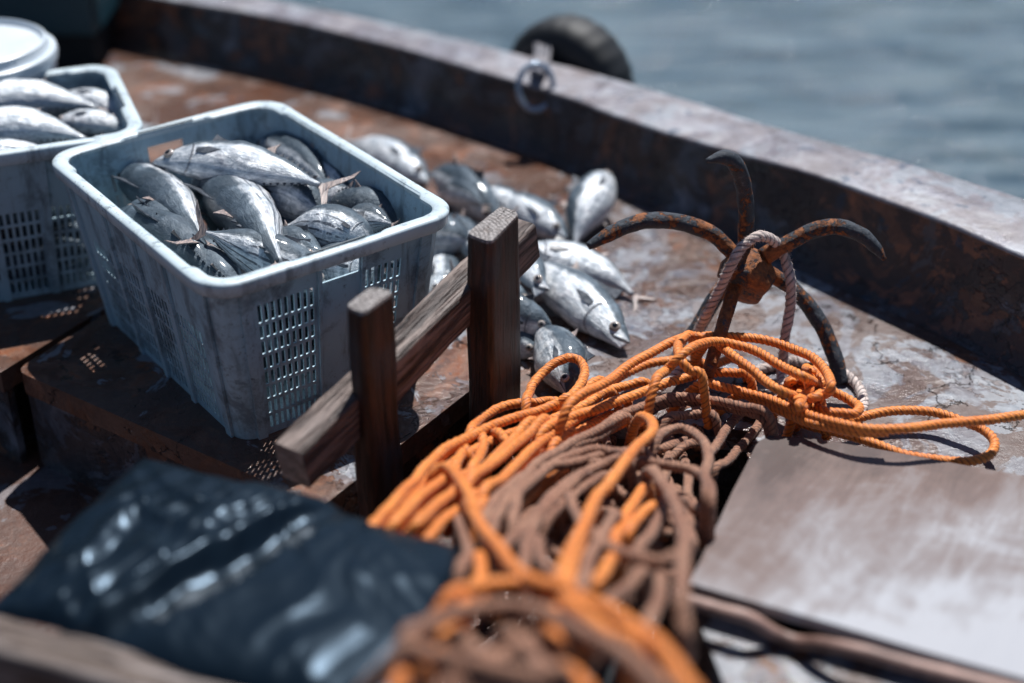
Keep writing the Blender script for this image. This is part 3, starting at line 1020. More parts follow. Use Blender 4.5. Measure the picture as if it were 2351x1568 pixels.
def fish(head, tail, label, hgt=0.052, wid=0.036, bend=(0, 0, 0), dors=(0, 1, 0.3), mat=0, eye=True, fins=True, where='deck', tailspread=1.0, group=None, mouth=0.0):
    """head and tail-root points of the body's centre line; dors: direction the back faces; bend: offset of the middle"""
    NF[0] += 1
    sd = NF[0]
    A, Bp = Vector(head), Vector(tail)
    kf = .84 if group == GF else .92
    hgt, wid = hgt * kf, wid * kf
    L = (Bp - A).length
    mid = (A + Bp) / 2 + Vector(bend)
    T0 = (Bp - A).normalized()
    D = Vector(dors); D = (D - T0 * D.dot(T0)).normalized()
    nU, nS = 56, 28
    def sp(u):
        return A * (1 - u) ** 2 + (mid * 2 - (A + Bp) / 2) * 2 * u * (1 - u) + Bp * u * u
    def fr(u):
        t = (sp(min(1, u + .01)) - sp(max(0, u - .01))).normalized()
        d = (D - t * D.dot(t)).normalized()
        return t, d, t.cross(d)
    V, F, UV = [], [], []
    for i in range(nU + 1):
        uu = (i / nU)
        u = uu ** 1.35 if uu < 1 else 1
        c = sp(u); t, d, s = fr(u)
        r = prof(u)
        hh, ww = hgt * r, wid * (r ** 0.93)
        if u > 0.9: ww *= 1 + 0.5 * (u - 0.9) / 0.1
        for j in range(nS):
            th = 2 * pi * j / nS
            cy, sx = cos(th), sin(th)
            bel = 1.05 if cy < 0 else 0.97
            q = c + d * (cy * hh * bel) + s * (sx * ww) - d * (0.012 * hgt / 0.05 * sin(pi * min(1, u * 1.1)) * 0.15)
            # jaw notch
            if mouth and u < 0.10:
                sp_ = (0.10 - u) / 0.10
                q += d * (0.010 * mouth * sp_ * (1 if cy > -0.25 else -1.3))
            q += (q - c) * (0.10 * noise.noise(q * 17 + Vector((sd, 0, 0))) + 0.035 * noise.noise(q * 60))
            V.append(q)
            UV.append((u, (th if th <= pi else 2 * pi - th) / pi))
    for i in range(nU):
        for j in range(nS):
            j2 = (j + 1) % nS
            F.append((i * nS + j, (i + 1) * nS + j, (i + 1) * nS + j2, i * nS + j2))
    F.append(tuple(range(nS)))
    F.append(tuple(nU * nS + j for j in range(nS))[::-1])
    fm = [0] * len(F)
    uvs = UV
    base = Vector(((A.x + Bp.x) / 2, (A.y + Bp.y) / 2, min(A.z, Bp.z)))
    root = mk('tuna', V, F, None, base=base, mats=[FISH[mat]], uvs=uvs)
    tag(root, label, 'fish', group)
    # fins are thin closed blades
    def blade(name, outline, nd, matn, th=0.0011):
        b = MB()
        n_ = len(outline)
        for sgn in (1, -1):
            for k_, p in enumerate(outline):
                b.v.append(p + nd * th * sgn); b.uv.append((0, 0))
        b.f.append(tuple(range(n_))); b.f.append(tuple(range(n_, 2 * n_))[::-1])
        for k_ in range(n_):
            k2 = (k_ + 1) % n_
            b.f.append((k_, k2, n_ + k2, n_ + k_))
        b.fm = [0] * len(b.f)
        return b.build(name, M[matn], root, base=base, smooth=False)
    sc = L / 0.42
    c = sp(1.0); t, d, s = fr(1.0)
    ts = tailspread * sc
    ol = []
    up = [(-0.012, 0.004), (0.004, 0.011), (0.022, 0.032), (0.046, 0.066), (0.060, 0.092), (0.057, 0.066), (0.044, 0.038), (0.029, 0.013), (0.024, 0.0)]
    ol = [c + t * (a * sc) + d * (b * ts) + s * (0.004 * noise.noise(Vector((a * 40, b * 40, sd)))) for a, b in up]
    ol += [c + t * (a * sc) - d * (b * ts) + s * (0.006 * (b / 0.07)) for a, b in up[::-1][1:]]
    if tailspread > 0:
        blade('tail_fin', ol, s, 'fin')
    if fins:
        u0 = 0.36
        c = sp(u0); t, d, s = fr(u0)
        r0 = hgt * prof(u0) * 0.95
        pts = [(-0.03, -0.002), (-0.022, 0.034), (-0.010, 0.024), (0.012, 0.012), (0.05, 0.006), (0.06, -0.003)]
        blade('dorsal_fin', [c + t * (a * sc) + d * (r0 + b * sc * 0.8) for a, b in pts], s, 'fin_dark')
        u0 = 0.62
        c = sp(u0); t, d, s = fr(u0)
        for sg, nm in ((1, 'second_dorsal_fin'), (-1, 'anal_fin')):
            r0 = hgt * prof(u0) * (0.93 if sg > 0 else 1.0)
            pts = [(-0.014, -0.004), (0.004, 0.012), (0.022, 0.026), (0.017, 0.010), (0.022, -0.006)]
            blade(nm, [c + t * (a * sc) + d * (sg * (r0 + b * sc)) for a, b in pts], s, 'fin')
        # finlets, one saw-toothed row above and one below
        fb = MB()
        for sg in (1, -1):
            for q in range(7):
                u1 = 0.70 + q * 0.037
                c = sp(u1); t, d, s = fr(u1)
                r0 = hgt * prof(u1) * 0.98
                o_ = [c + t * a * sc + d * (sg * (r0 + b * sc)) for a, b in ((-0.005, -0.003), (0.006, 0.006), (0.008, -0.003))]
                b0 = len(fb.v)
                fb.v += [p + s * 0.0012 for p in o_] + [p - s * 0.0012 for p in o_]; fb.uv += [(0, 0)] * 6
                fb.f += [(b0, b0 + 1, b0 + 2), (b0 + 5, b0 + 4, b0 + 3), (b0, b0 + 3, b0 + 4, b0 + 1), (b0 + 1, b0 + 4, b0 + 5, b0 + 2)]
        fb.fm = [0] * len(fb.f)
        fb.build('finlets', M['fin_dark'], root, base=base, smooth=False)
        u0 = 0.285
        c = sp(u0); t, d, s = fr(u0)
        for sg in (1, -1):
            w0 = wid * prof(u0) ** 0.93
            pts = [(0.0, 0.006), (0.030, 0.010), (0.062, 0.0), (0.050, -0.004), (0.022, -0.010), (0.0, -0.006)]
            blade('pectoral_fin', [c + t * (a * sc) + d * (b * sc - 0.004) + s * (sg * (w0 * 1.01 + 0.0015 - 4.2 * (a * sc) ** 2 * 0.0 + a * 0.02)) for a, b in pts], s, 'fin_dark')
    if eye:
        u0 = 0.105
        c = sp(u0); t, d, s = fr(u0)
        for sg in (1, -1):
            ce = c + s * (sg * wid * prof(u0) ** 0.93 * 0.86) + d * (hgt * 0.06)
            nrm_ = (s * sg + d * 0.12 - t * 0.25).normalized()
            re = 0.0120 * sc ** 0.5
            eb = MB()
            eb.lathe(ce, nrm_, [(re * 1.0, 0.0), (re * 0.99, 0.0028), (re * 0.86, 0.0048), (re * 0.55, 0.0060)], 20)
            e = eb.build('eye', M['eye_white'], root, base=base)
            pb = MB()
            pb.lathe(ce, nrm_, [(re * 0.54, 0.0055), (re * 0.50, 0.0066), (re * 0.25, 0.0076), (re * 0.06, 0.0079)], 16)
            pb.build('pupil', M['pupil'], e, base=base)
    return root


GF = 'tuna lying loose on the deck'
# --- on the deck, each with the point of its centre line and its height above the plate
def V3(px, py, z): return at(px, py, z)
GA = 'tuna heaped in the near crate'
GB = 'tuna in the crate at the left edge'
# loose fish
fish(V3(1436, 792, .022), V3(1180, 600, .045), 'big tuna with its dark snout pointing down right, mouth slightly open on the plate', .060, .040, (.014, .014, .010), (.75, .65, .45), 0, group=GF, mouth=.8)
fish(V3(1165, 585, .06), V3(1452, 676, .012), 'bright white tuna whose forked tail touches the bare deck at right', .054, .038, (.016, .028, .014), (.3, 1, .35), 3, group=GF, tailspread=.62)
fish(V3(1404, 404, .075), V3(1318, 566, .018), 'white-bellied tuna standing out alone left of the anchor hook', .058, .046, (-.012, .0, .02), (-.9, .1, .35), 3, group=GF, tailspread=.3)
fish(V3(1268, 752, .060), V3(1085, 690, .075), 'dark tuna with a round ringed eye showing beside the right post', .050, .034, (0, .0, .0), (.1, .35, .9), 2, group=GF)
fish(V3(1300, 905, .030), V3(1222, 748, .045), 'blurred tuna behind the small orange rope loop', .056, .045, (.022, .0, .01), (1, .1, .45), 2, group=GF, tailspread=.5)
fish(V3(1302, 548, .035), V3(1120, 462, .045), 'grey tuna lying behind the right post top, head to the right', .052, .04, (0, .02, .01), (.2, 1, .6), 0, group=GF)
fish(V3(1248, 672, .075), V3(1150, 520, .09), 'small open-jawed tuna squeezed between the post and the white tuna', .040, .030, (.0, .0, .01), (.9, .3, .4), 3, group=GF, mouth=1.3)
fish(V3(1226, 690, .05), V3(1050, 640, .06), 'tuna with only its snout showing right of the post, above the ringed eye', .036, .028, (0, 0, 0), (.1, .4, .9), 2, group=GF)
fish(V3(1150, 510, .045), V3(985, 400, .04), 'tuna with an open gill cover just beyond the crate corner', .060, .046, (0, .01, .02), (-.1, .5, .9), 0, group=GF)
fish(V3(1052, 505, .035), V3(900, 600, .03), 'mottled tuna head under the crate corner', .045, .04, (0, 0, 0), (.0, .2, 1), 2, group=GF)
fish(V3(985, 420, .035), V3(800, 330, .03), 'tuna lying half hidden behind the near crate', .060, .048, (.0, .02, .01), (1, .5, .4), 0, group=GF)
fish(V3(940, 560, .05), V3(1090, 560, .085), 'dark tuna wedged between crate and right post', .055, .045, (0, .0, .02), (.2, .5, .9), 2, group=GF)
fish(V3(1000, 690, .035), V3(985, 560, .04), 'pale tuna pressed against the near crate wall', .05, .04, (.02, 0, 0), (1, .2, .5), 3, group=GF)
fish(V3(1110, 600, .04), V3(1000, 500, .05), 'striped tuna lying between the crate corner and the post', .05, .04, (0, 0, .01), (.4, .5, .7), 1, group=GF)
fish(V3(1238, 808, .025), V3(1120, 740, .03), 'tuna with a pale rounded snout low beside the right post', .040, .034, (0, 0, 0), (.2, .4, .9), 0, group=GF)
fish(V3(200, 330, .04), V3(352, 290, .03), 'tuna seen between the two crates', .045, .035, (0, 0, .0), (.2, .8, .5), 3, group=GF)

fish(V3(1085, 455, .045), V3(1225, 500, .05), 'slim grey tuna behind the top of the right post', .040, .032, (0, .02, .01), (.2, 1, .5), 0, group=GF, tailspread=.4)
fish(V3(1040, 560, .07), V3(1180, 610, .065), 'striped tuna crossing behind the right post', .044, .034, (0, .02, .01), (.3, .9, .5), 1, group=GF, tailspread=.3)
fish(V3(1010, 445, .03), V3(1110, 470, .08), 'dark-backed tuna lying on the pile beyond the crate corner', .040, .034, (0, .02, .01), (.2, .7, .7), 2, group=GF, tailspread=.3)
# crate A
zc = .285
fish(V3(792, 505, .262), V3(900, 515, .282), 'small tuna lying against the right wall of the near crate', .034, .029, (.0, .01, .0), (.3, .6, .7), 1, group=GA, tailspread=.6)
fish(V3(700, 372, .262), V3(800, 445, .268), 'slim silvery tuna behind the long one near the back right wall', .032, .027, (.01, .01, .0), (.1, .8, .5), 3, group=GA, tailspread=.5)
fish(V3(300, 470, .262), V3(415, 565, .262), 'small tuna tucked under the round-backed one at the left of the near crate', .036, .030, (.01, .0, .01), (-.3, -.4, .9), 0, group=GA, tailspread=.9)
fish(V3(690, 470, .262), V3(800, 432, .285), 'small tuna whose dark tail stands up at the right back of the near crate', .036, .030, (.0, .01, .0), (.2, .7, .6), 2, group=GA, tailspread=1.0)
fish(V3(640, 600, .25), V3(560, 545, .262), 'small tuna squeezed in at the front wall of the near crate', .034, .028, (.0, .01, .0), (.2, .5, .8), 3, group=GA, tailspread=.8)
fish(V3(480, 345, .25), V3(620, 400, .255), 'small tuna behind the long pale one at the back wall', .036, .030, (.0, .01, .0), (.1, .8, .6), 0, group=GA, tailspread=.3)
fish(V3(352, 372, .312), V3(735, 425, .318), 'long pale tuna lying across the back of the near crate', .050, .036, (.004, .022, .012), (.15, 1, .45), 0, group=GA, tailspread=.8)
fish(V3(272, 402, .235), V3(458, 545, .282), 'round-backed tuna at the left of the near crate, tail to the front', .054, .048, (.012, .004, .016), (-.8, -.35, .45), 1, group=GA, tailspread=.9)
fish(V3(445, 412, .235), V3(640, 605, .286), 'big dark-shouldered tuna in the middle of the near crate', .063, .055, (.014, .004, .020), (-.8, -.45, .45), 1, group=GA, tailspread=.7)
fish(V3(560, 435, .26), V3(765, 520, .25), 'tuna with a gleaming white belly under the long pale one', .052, .046, (.01, .015, .02), (-.6, .6, .3), 3, group=GA, tailspread=.0)
fish(V3(868, 585, .245), V3(662, 522, .272), 'striped-belly tuna by the front grip of the near crate', .050, .046, (.0, .012, .020), (.55, .7, .5), 1, group=GA, tailspread=.3)
fish(V3(950, 540, .235), V3(740, 462, .262), 'dark-backed tuna in the right corner of the near crate', .048, .044, (0, .01, .012), (.1, .2, .95), 2, group=GA, tailspread=.3)
fish(V3(590, 330, .245), V3(752, 425, .270), 'tuna with a dark back behind the long pale one', .046, .040, (.012, .01, .01), (-.2, .8, .6), 0, group=GA, tailspread=.2)
fish(V3(760, 660, .22), V3(474, 534, .300), 'tuna with its raised forked tail at the front of the near crate', .050, .044, (.006, .004, .004), (.5, .6, .7), 1, group=GA, tailspread=1.0)
fish(V3(262, 490, .255), V3(510, 650, .245), 'smooth grey tuna along the front left wall of the near crate', .050, .047, (.01, .01, .012), (-.4, -.3, .9), 2, group=GA, tailspread=0)
fish(V3(380, 560, .25), V3(570, 700, .22), 'lowest tuna in the front corner of the near crate', .050, .044, (.01, .01, .0), (-.4, -.3, .9), 0, group=GA, tailspread=0)
fish(V3(740, 590, .262), V3(600, 545, .25), 'tuna head with a gaping gill at the front wall of the near crate', .044, .038, (0, 0, 0), (-.2, .6, .8), 3, group=GA, tailspread=0, mouth=.8)
fish(V3(865, 620, .235), V3(690, 600, .235), 'tuna seen through the front grip hole of the near crate', .05, .045, (0, .0, 0), (.0, .6, .8), 3, group=GA, tailspread=0)
ctr = Vector((cc.x, cc.y, 0)); wl = Vector((-ul.y, ul.x, 0))
def inA(a, b, z): return ctr + ul * a + wl * b + Vector((0, 0, z))
ii = 0
for z in (.055, .135, .210):
    for kk in range(5):
        b = (kk - 2) * (.062 + z * .13) + random.uniform(-.005, .005); rb_ = .036 + z * .03
        fl = 1 if (kk + ii) % 2 else -1
        fish(inA(-.235 * fl, b, z + random.uniform(-.006, .006)), inA(.225 * fl, b * .9, z), 'tuna buried in the near crate, seen only through its slots', .046, rb_, (0, 0, .0), (random.uniform(-.2, .2), random.uniform(-.2, .2), 1), 4, eye=False, fins=False, tailspread=0, group=GA)
    ii += 1
# crate B
fish(V3(-190, 262, .30), V3(225, 250, .29), 'long bright tuna at the back of the left crate', .052, .042, (.0, .03, .02), (.1, 1, .3), 3, group=GB, tailspread=.3, eye=False)
fish(V3(-180, 330, .30), V3(198, 322, .29), 'long bright tuna at the front of the left crate', .054, .044, (.0, .03, .02), (.1, 1, .3), 3, group=GB, tailspread=.3, eye=False)
fish(V3(120, 232, .285), V3(298, 300, .25), 'tuna slanting into the far corner of the left crate', .034, .028, (.02, .02, .02), (.2, 1, .3), 0, group=GB, tailspread=0)
fish(V3(120, 290, .285), V3(300, 318, .26), 'short tuna lying by the right wall of the left crate', .032, .026, (.01, .01, .02), (.2, 1, .3), 0, group=GB, tailspread=0)
fish(V3(-160, 372, .29), V3(150, 362, .28), 'tuna pressed to the front wall of the left crate', .044, .038, (.0, .0, .01), (.1, 1, .3), 1, group=GB, tailspread=0)
ctrB = Vector((cB.x, cB.y, 0))
for z in (.07, .16, .235):
    for kk in range(4):
        b = -.125 + kk * .083
        fish(ctrB + uB * -.24 + wB * b + Vector((0, 0, z)), ctrB + uB * .24 + wB * (b + .01) + Vector((0, 0, z)), 'tuna buried in the left crate, seen only through its slots', .052, .046, (0, 0, 0), (0, .3, 1), 4, eye=False, fins=False, tailspread=0, group=GB)


# ------------------------------------------------------------------ wooden mooring frame
def wooden_frame():
    base = Vector((-0.12, 2.15, -0.22))
    root = empty('mooring_bitt', base, 'two weathered square posts joined by a slanting rail beside the near crate', 'mooring post')
    def post(px4, zt, name, widen):
        cs = [at(x, y, zt) for x, y in px4]
        c = sum(cs, Vector()) / 4
        # rounded outline
        ol = []
        for i in range(4):
            p, a, b = cs[i], cs[i - 1], cs[(i + 1) % 4]
            r = 0.015
            q0, q2 = p + (a - p).normalized() * r, p + (b - p).normalized() * r
            for t in (0, .25, .5, .75, 1.0):
                ol.append(q0 * (1 - t) ** 2 + p * 2 * t * (1 - t) + q2 * t * t)
            for e in (.25, .5, .75):
                nx_ = cs[(i + 1) % 4]
                ol.append(p.lerp(nx_, e))
        n_ = len(ol)
        V, F, FM = [], [], []
        zs = [zt - 0.004] + [zt - 0.012 - i * 0.012 for i in range(49)]
        zs = [z for z in zs if z > -0.215] + [-0.22]
        for zi, z in enumerate(zs):
            for j, p in enumerate(ol):
                dv = (p - c); dv.z = 0
                k_ = 1.02 + widen * (zt - z)
                if zi == 0: k_ *= 0.985
                q = Vector((c.x, c.y, z)) + dv * k_
                g_ = noise.noise(Vector((q.x * 60, q.y * 60, z * 5))) * 0.0022 + noise.noise(Vector((q.x * 12, q.y * 12, z * 7))) * 0.004
                q += dv.normalized() * g_
                V.append(q)
        for i in range(len(zs) - 1):
            for j in range(n_):
                j2 = (j + 1) % n_
                F.append((i * n_ + j, (i + 1) * n_ + j, (i + 1) * n_ + j2, i * n_ + j2)); FM.append(0)
        # domed worn top
        b0 = len(V)
        for kx in (0.93, 0.6, 0.3):
            for j, p in enumerate(ol):
                dv = (p - c); dv.z = 0
                V.append(Vector((c.x, c.y, zt + 0.0015 - 0.001 * kx)) + dv * kx)
        V.append(Vector((c.x, c.y, zt + 0.0016)))
        rings = [0, b0, b0 + n_, b0 + 2 * n_]
        for a, b in zip(rings, rings[1:]):
            for j in range(n_):
                j2 = (j + 1) % n_
                F.append((a + j, a + j2, b + j2, b + j)); FM.append(1)
        for j in range(n_):
            F.append((rings[-1] + j, rings[-1] + (j + 1) % n_, len(V) - 1)); FM.append(1)
        return mk('post', V, F, None, root, mats=[M['post'], M['end']], fmat=FM, sharp=50)
    post([(1066, 538), (1152, 470), (1197, 488), (1126, 560)], .37, 'post', .10)
    post([(789, 704), (852, 656), (909, 668), (832, 723)], .37, 'post', .10)
    # rail
    a, b = BAR_A, BAR_B
    d = (b - a)
    t = d.normalized()
    side = t.cross(Vector((0, 0, 1))).normalized()
    up = side.cross(t).normalized()
    V, F, FM = [], [], []
    n_ = 40
    hw, hh = 0.029, 0.038
    ol = []
    r = 0.007
    for sx, sy, a0 in ((1, 1, 0), (-1, 1, 90), (-1, -1, 180), (1, -1, 270)):
        for q in (0, 30, 60, 90):
            th = radians(a0 + q)
            ol.append(((hw - r) * sx + r * cos(th), (hh - r) * sy + r * sin(th)))
    m = len(ol)
    for i in range(n_ + 1):
        for (x, y) in ol:
            q = a + d * (i / n_) + side * x + up * (y)
            q += (side * x + up * y).normalized() * (0.0035 * noise.noise(Vector((x * 40, y * 40, i * .09))) + .002 * noise.noise(q * 40))
            V.append(q)
    for i in range(n_):
        for j in range(m):
            F.append((i * m + j, (i + 1) * m + j, (i + 1) * m + (j + 1) % m, i * m + (j + 1) % m)); FM.append(0)
    F.append(tuple(range(m))); FM.append(1)
    F.append(tuple(n_ * m + j for j in range(m))[::-1]); FM.append(1)
    mk('rail', V, F, None, root, mats=[M['bar'], M['end']], fmat=FM, sharp=50)


wooden_frame()


# ------------------------------------------------------------------ grapnel anchor
def anchor():
    hubc = atY(1712, 618, 2.445)
    tailp = atY(1622, 868, 2.25)
    ax = (tailp - hubc).normalized()
    root = empty('grapnel_anchor', (hubc.x, hubc.y, 0), 'rusty five-armed grapnel anchor standing on its hooks with a grey rope round its head', 'anchor')
    def arm(pts, rad):
        p, r = catmull([atY(x, y, Y) for x, y, Y in pts], 0.004, [q * 1.16 for q in rad])
        MB().tube(p, r, 20, 0.10).build('arm', M['rust'], root)
    arm([(1712, 590, 2.45), (1712, 545, 2.456), (1713, 495, 2.456), (1709, 440, 2.45), (1700, 400, 2.44), (1684, 372, 2.43), (1660, 361, 2.42), (1622, 369, 2.405)],
        [.0125, .0125, .0125, .0125, .0125, .0125, .0115, .0035])
    arm([(1700, 600, 2.45), (1672, 570, 2.455), (1635, 538, 2.46), (1580, 515, 2.46), (1520, 506, 2.455), (1455, 513, 2.445), (1395, 540, 2.43), (1350, 565, 2.415)],
        [.012, .012, .0125, .013, .013, .0125, .0115, .006])
    arm([(1740, 600, 2.44), (1775, 578, 2.44), (1820, 552, 2.44), (1870, 528, 2.44), (1925, 521, 2.435), (1975, 538, 2.425), (2008, 566, 2.415), (2031, 596, 2.405)],
        [.012, .012, .0125, .0125, .0125, .012, .010, .0035])
    arm([(1735, 610, 2.45), (1775, 633, 2.45), (1818, 662, 2.445), (1862, 710, 2.43), (1895, 765, 2.41), (1918, 825, 2.385), (1932, 880, 2.362)],
        [.012, .0125, .0125, .013, .013, .013, .011])
    p0 = at(1530, 860, .010)
    arm([(1705, 625, 2.46), (1655, 665, 2.462), (1612, 735, 2.452), (1570, 800, 2.435), (1530, 862, p0.y)], [.012, .013, .013, .013, .010])
    # shank
    sh0 = atY(1693, 640, 2.425)
    p, r = catmull([sh0, sh0.lerp(tailp, .5), tailp], 0.005, [.0128, .0122, .0118])
    MB().tube(p, r, 22, 0.07).build('shank', M['rust_more'], root)
    # head: a lumpy forged collar
    c = hubc + ax * 0.004 + Vector((.004, 0, -.002))
    MB().lathe(c, ax, [(.018, -.036), (.034, -.032), (.044, -.020), (.048, 0.0), (.049, .026), (.044, .038), (.026, .042)], 48, lump=.010).build('collar', M['rust'], root)
    MB().tube([hubc + Vector((.028, -.01, .030)), hubc + Vector((.05, .0, .040)), hubc + Vector((.075, .006, .048))], [.017, .016, .014], 18, .12).build('weld_boss', M['rust'], root)
    return hubc


HUB = anchor()


# ------------------------------------------------------------------ ropes
def hz(y):
    """height of the top of the rope heap by how near it lies to the camera"""
    pts = [(700, .03), (850, .045), (950, .075), (1050, .13), (1150, .20), (1250, .28), (1350, .36), (1450, .42), (1600, .47), (1800, .5)]
    for (a, b), (c, d) in zip(pts, pts[1:]):
        if y <= c:
            return b + (d - b) * max(0, (y - a)) / (c - a)
    return .5


def path(c, pts, dz=0.0, tuck=(1, 1), flat=False):
    out = []
    for i, p in enumerate(pts):
        x, y = cv(c, p[0], p[1])
        z = (p[2] if len(p) > 2 else 0) + dz + (0 if flat else hz(y))
        out.append(at(x, y, z))
    if tuck[0]:
        out.insert(0, out[0] + (out[0] - out[1]).normalized() * .05 + Vector((0, .0, -.07)))
    if tuck[1]:
        out.append(out[-1] + (out[-1] - out[-2]).normalized() * .02 + Vector((0, .0, -.09)))
    return [Vector((p.x, p.y, max(p.z, .004 if p.y > 2.1 else -.2))) for p in out]


def rope(name, label, cat, strands, mat, r, pitch, step=.0035, seg=15, group=None, jitter=.0, fibre=0, lobe=.34):
    m = MB()
    allp = []
    for s in strands:
        p = catmull(s, step)
        p = [q + Vector((noise.noise(q * 14), noise.noise(q * 14 + Vector((9, 0, 0))), noise.noise(q * 14 + Vector((0, 9, 0))))) * .0035 for q in p]
        m.tube(p, r, seg, twist=pitch, lobe=lobe, lump=.16 if fibre else 0)
        allp += p
    b = allp[len(allp) // 2]
    o = m.build(name, M[mat], None, base=Vector((b.x, b.y, 0)))
    tag(o, label, cat, group)
    if fibre:
        fb = MB()
        rr = random.Random(3)
        for _ in range(fibre):
            q = rr.choice(allp)
            d = Vector((rr.gauss(0, 1), rr.gauss(0, 1), rr.gauss(0, 1))).normalized()
            e = Vector((rr.gauss(0, 1), rr.gauss(0, 1), rr.gauss(0, 1))).normalized()
            a = q + d * r * .85
            fb.tube([a, a + d * .0022 + e * .0012, a + d * .0032 + e * .0034], [.00035, .0003, .0001], 3, cap=False)
        fb.build('loose_fibres', M['fibre'], o, base=Vector((b.x, b.y, 0)))
    return o


RO = .0085
# orange, round the anchor
S = []
S.append(path('c2', [(-250, 760), (0, 610), (200, 468), (400, 350), (590, 252), (740, 196), (850, 200, .01), (960, 196), (1200, 205), (1450, 245), (1650, 318), (1800, 405), (1905, 520), (1945, 610), (1900, 680, -.03), (1800, 700, -.06)], .085, (1, 0)))
S.append(path('c2', [(470, 585), (560, 480, .0), (640, 400, .02), (720, 330, .03), (800, 275, .03), (920, 245, .02), (1060, 255, .01), (1250, 305), (1400, 372), (1550, 455), (1700, 535), (1800, 600, -.04), (1830, 660, -.07)], .09, (1, 0)))
S.append(path('c2', [(760, 200, .0), (690, 225, .02), (645, 280, .03), (660, 360, .03), (700, 430, .025), (760, 495, .01), (850, 540)], .08))
S.append(path('c2', [(900, 235), (1000, 280, .01), (1120, 360, .015), (1250, 465, .01), (1360, 565), (1480, 640), (1590, 690, -.02), (1700, 720, -.04)], .075, (1, 0)))
S.append(path('c2', [(-100, 690), (120, 560), (300, 475), (450, 425), (620, 395), (760, 395), (850, 425)], -.01))
S.append(path('c2', [(950, 460), (1030, 410), (1110, 385), (1180, 420)], -.01))
S.append(path('c2', [(-500, 1010), (-250, 880), (0, 795), (200, 720), (400, 650), (600, 588), (800, 528), (1000, 500), (1150, 505), (1260, 548)], .025))
S.append(path('c2', [(840, 600), (1000, 622), (1200, 665), (1400, 722), (1600, 800), (1800, 870), (2000, 925), (2250, 975), (2500, 985), (2750, 955), (3000, 920), (3300, 890), (3700, 840), (4100, 790)], .02, (1, 0)))
S.append(path('c2', [(1180, 690), (1380, 770), (1560, 840), (1750, 912), (1950, 960), (2150, 1000), (2400, 1010)], .004, (1, 0)))
S.append([at(x, y, .04) for x, y in ((1900, 985), (1960, 958), (2040, 944), (2130, 944), (2200, 962), (2250, 982), (2280, 1012), (2274, 1040), (2240, 1057), (2180, 1058), (2100, 1048), (2020, 1024), (1950, 1000), (1880, 984), (1820, 965))])
S.append(path('c2', [(-300, 790), (-100, 700), (100, 640), (250, 600), (380, 590)], -.005))
# the knot
kc = [(1560, 610), (1600, 570), (1660, 590), (1680, 660), (1650, 730), (1600, 700), (1600, 620), (1680, 540), (1760, 560), (1780, 640), (1730, 720), (1830, 700), (1890, 640),
      (1860, 560), (1780, 500), (1720, 470), (1790, 460), (1840, 520), (1850, 620), (1800, 690), (1700, 700), (1660, 780), (1740, 770), (1850, 730)]
S.append(path('c2', [(x, y, .012 + .022 * sin(i * 1.9)) for i, (x, y) in enumerate(kc)], .018))
S.append(path('c2', [(1830, 610, .02), (1900, 640, .02), (2000, 685, .01), (2100, 735), (2165, 790), (2130, 850), (2030, 845), (1900, 835), (1800, 790), (1720, 730)], .01))
S.append(path('c2', [(1700, 560, .04), (1750, 620, .045), (1740, 700, .03), (1680, 720, .02)], .01))
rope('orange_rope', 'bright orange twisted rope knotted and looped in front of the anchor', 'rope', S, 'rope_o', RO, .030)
# small loop and left bundle
S = []
S.append(path('c1', [(1180, 620), (1205, 540), (1240, 460, .01), (1320, 370, .02), (1420, 295, .03), (1540, 258, .035), (1620, 295, .03), (1650, 375, .025), (1620, 450, .02), (1540, 545, .015), (1450, 615)], .01))
S.append(path('c1', [(740, 860), (800, 770), (900, 690), (1010, 640), (1130, 610), (1280, 605), (1440, 612)], .0))
S.append(path('c1', [(-330, 1980, -.2), (-60, 1640, -.02), (60, 1500), (220, 1310), (400, 1110), (560, 970), (740, 870), (950, 778), (1150, 705), (1400, 622), (1600, 532), (1780, 440)], .012))
S.append(path('c1', [(-120, 1880, -.2), (120, 1600, -.02), (300, 1400), (440, 1270), (560, 1200), (640, 1150)], .02))
S.append(path('c1', [(-240, 1900, -.2), (30, 1600, -.02), (180, 1430), (330, 1270), (430, 1160), (500, 1060), (620, 960), (800, 880)], -.01))
S.append(path('c1', [(80, 1850, -.2), (300, 1600, -.02), (450, 1440), (590, 1330), (700, 1260)], .02))
S.append(path('c1', [(0, 1850, -.2), (210, 1600, -.02), (400, 1400), (520, 1300), (640, 1230), (760, 1180)], -.02))
S.append(path('c1', [(740, 1240), (880, 1125), (1050, 985), (1200, 855), (1340, 745)], .035))
S.append(path('c1', [(850, 1330), (1000, 1200), (1130, 1070), (1260, 940), (1450, 815), (1700, 675), (1960, 585)], .012))
S.append(path('c1', [(760, 1150), (810, 1050), (850, 950), (830, 880)], -.01))
S.append(path('c1', [(940, 850), (1020, 910), (1090, 960), (1160, 930)], .0))
S.append(path('c1', [(640, 1130), (650, 1060), (700, 990), (730, 1010)], .0))
S.append(path('c1', [(900, 1330), (980, 1280), (1060, 1180), (1100, 1100)], -.02))
S.append(path('c1', [(1380, 960), (1480, 890), (1560, 850)], -.01))
S.append(path('c1', [(820, 1450), (900, 1350), (1010, 1230), (1150, 1090), (1300, 980)], -.015))
for q, (sid, dx, dy, dz) in enumerate(((2, .014, -.016, -.012), (3, .016, -.010, -.016), (4, .012, -.014, -.010), (5, .016, -.008, -.014), (6, .018, -.006, -.012), (8, .016, -.012, -.014), (8, .034, -.022, -.020), (14, .016, -.010, -.012), (14, .030, -.024, -.022), (7, -.016, .012, -.016))):
    S.append([p + Vector((dx + .012 * noise.noise(p * 9 + Vector((q, 0, 0))), dy + .012 * noise.noise(p * 9 + Vector((0, q, 0))), dz)) for p in S[sid]])
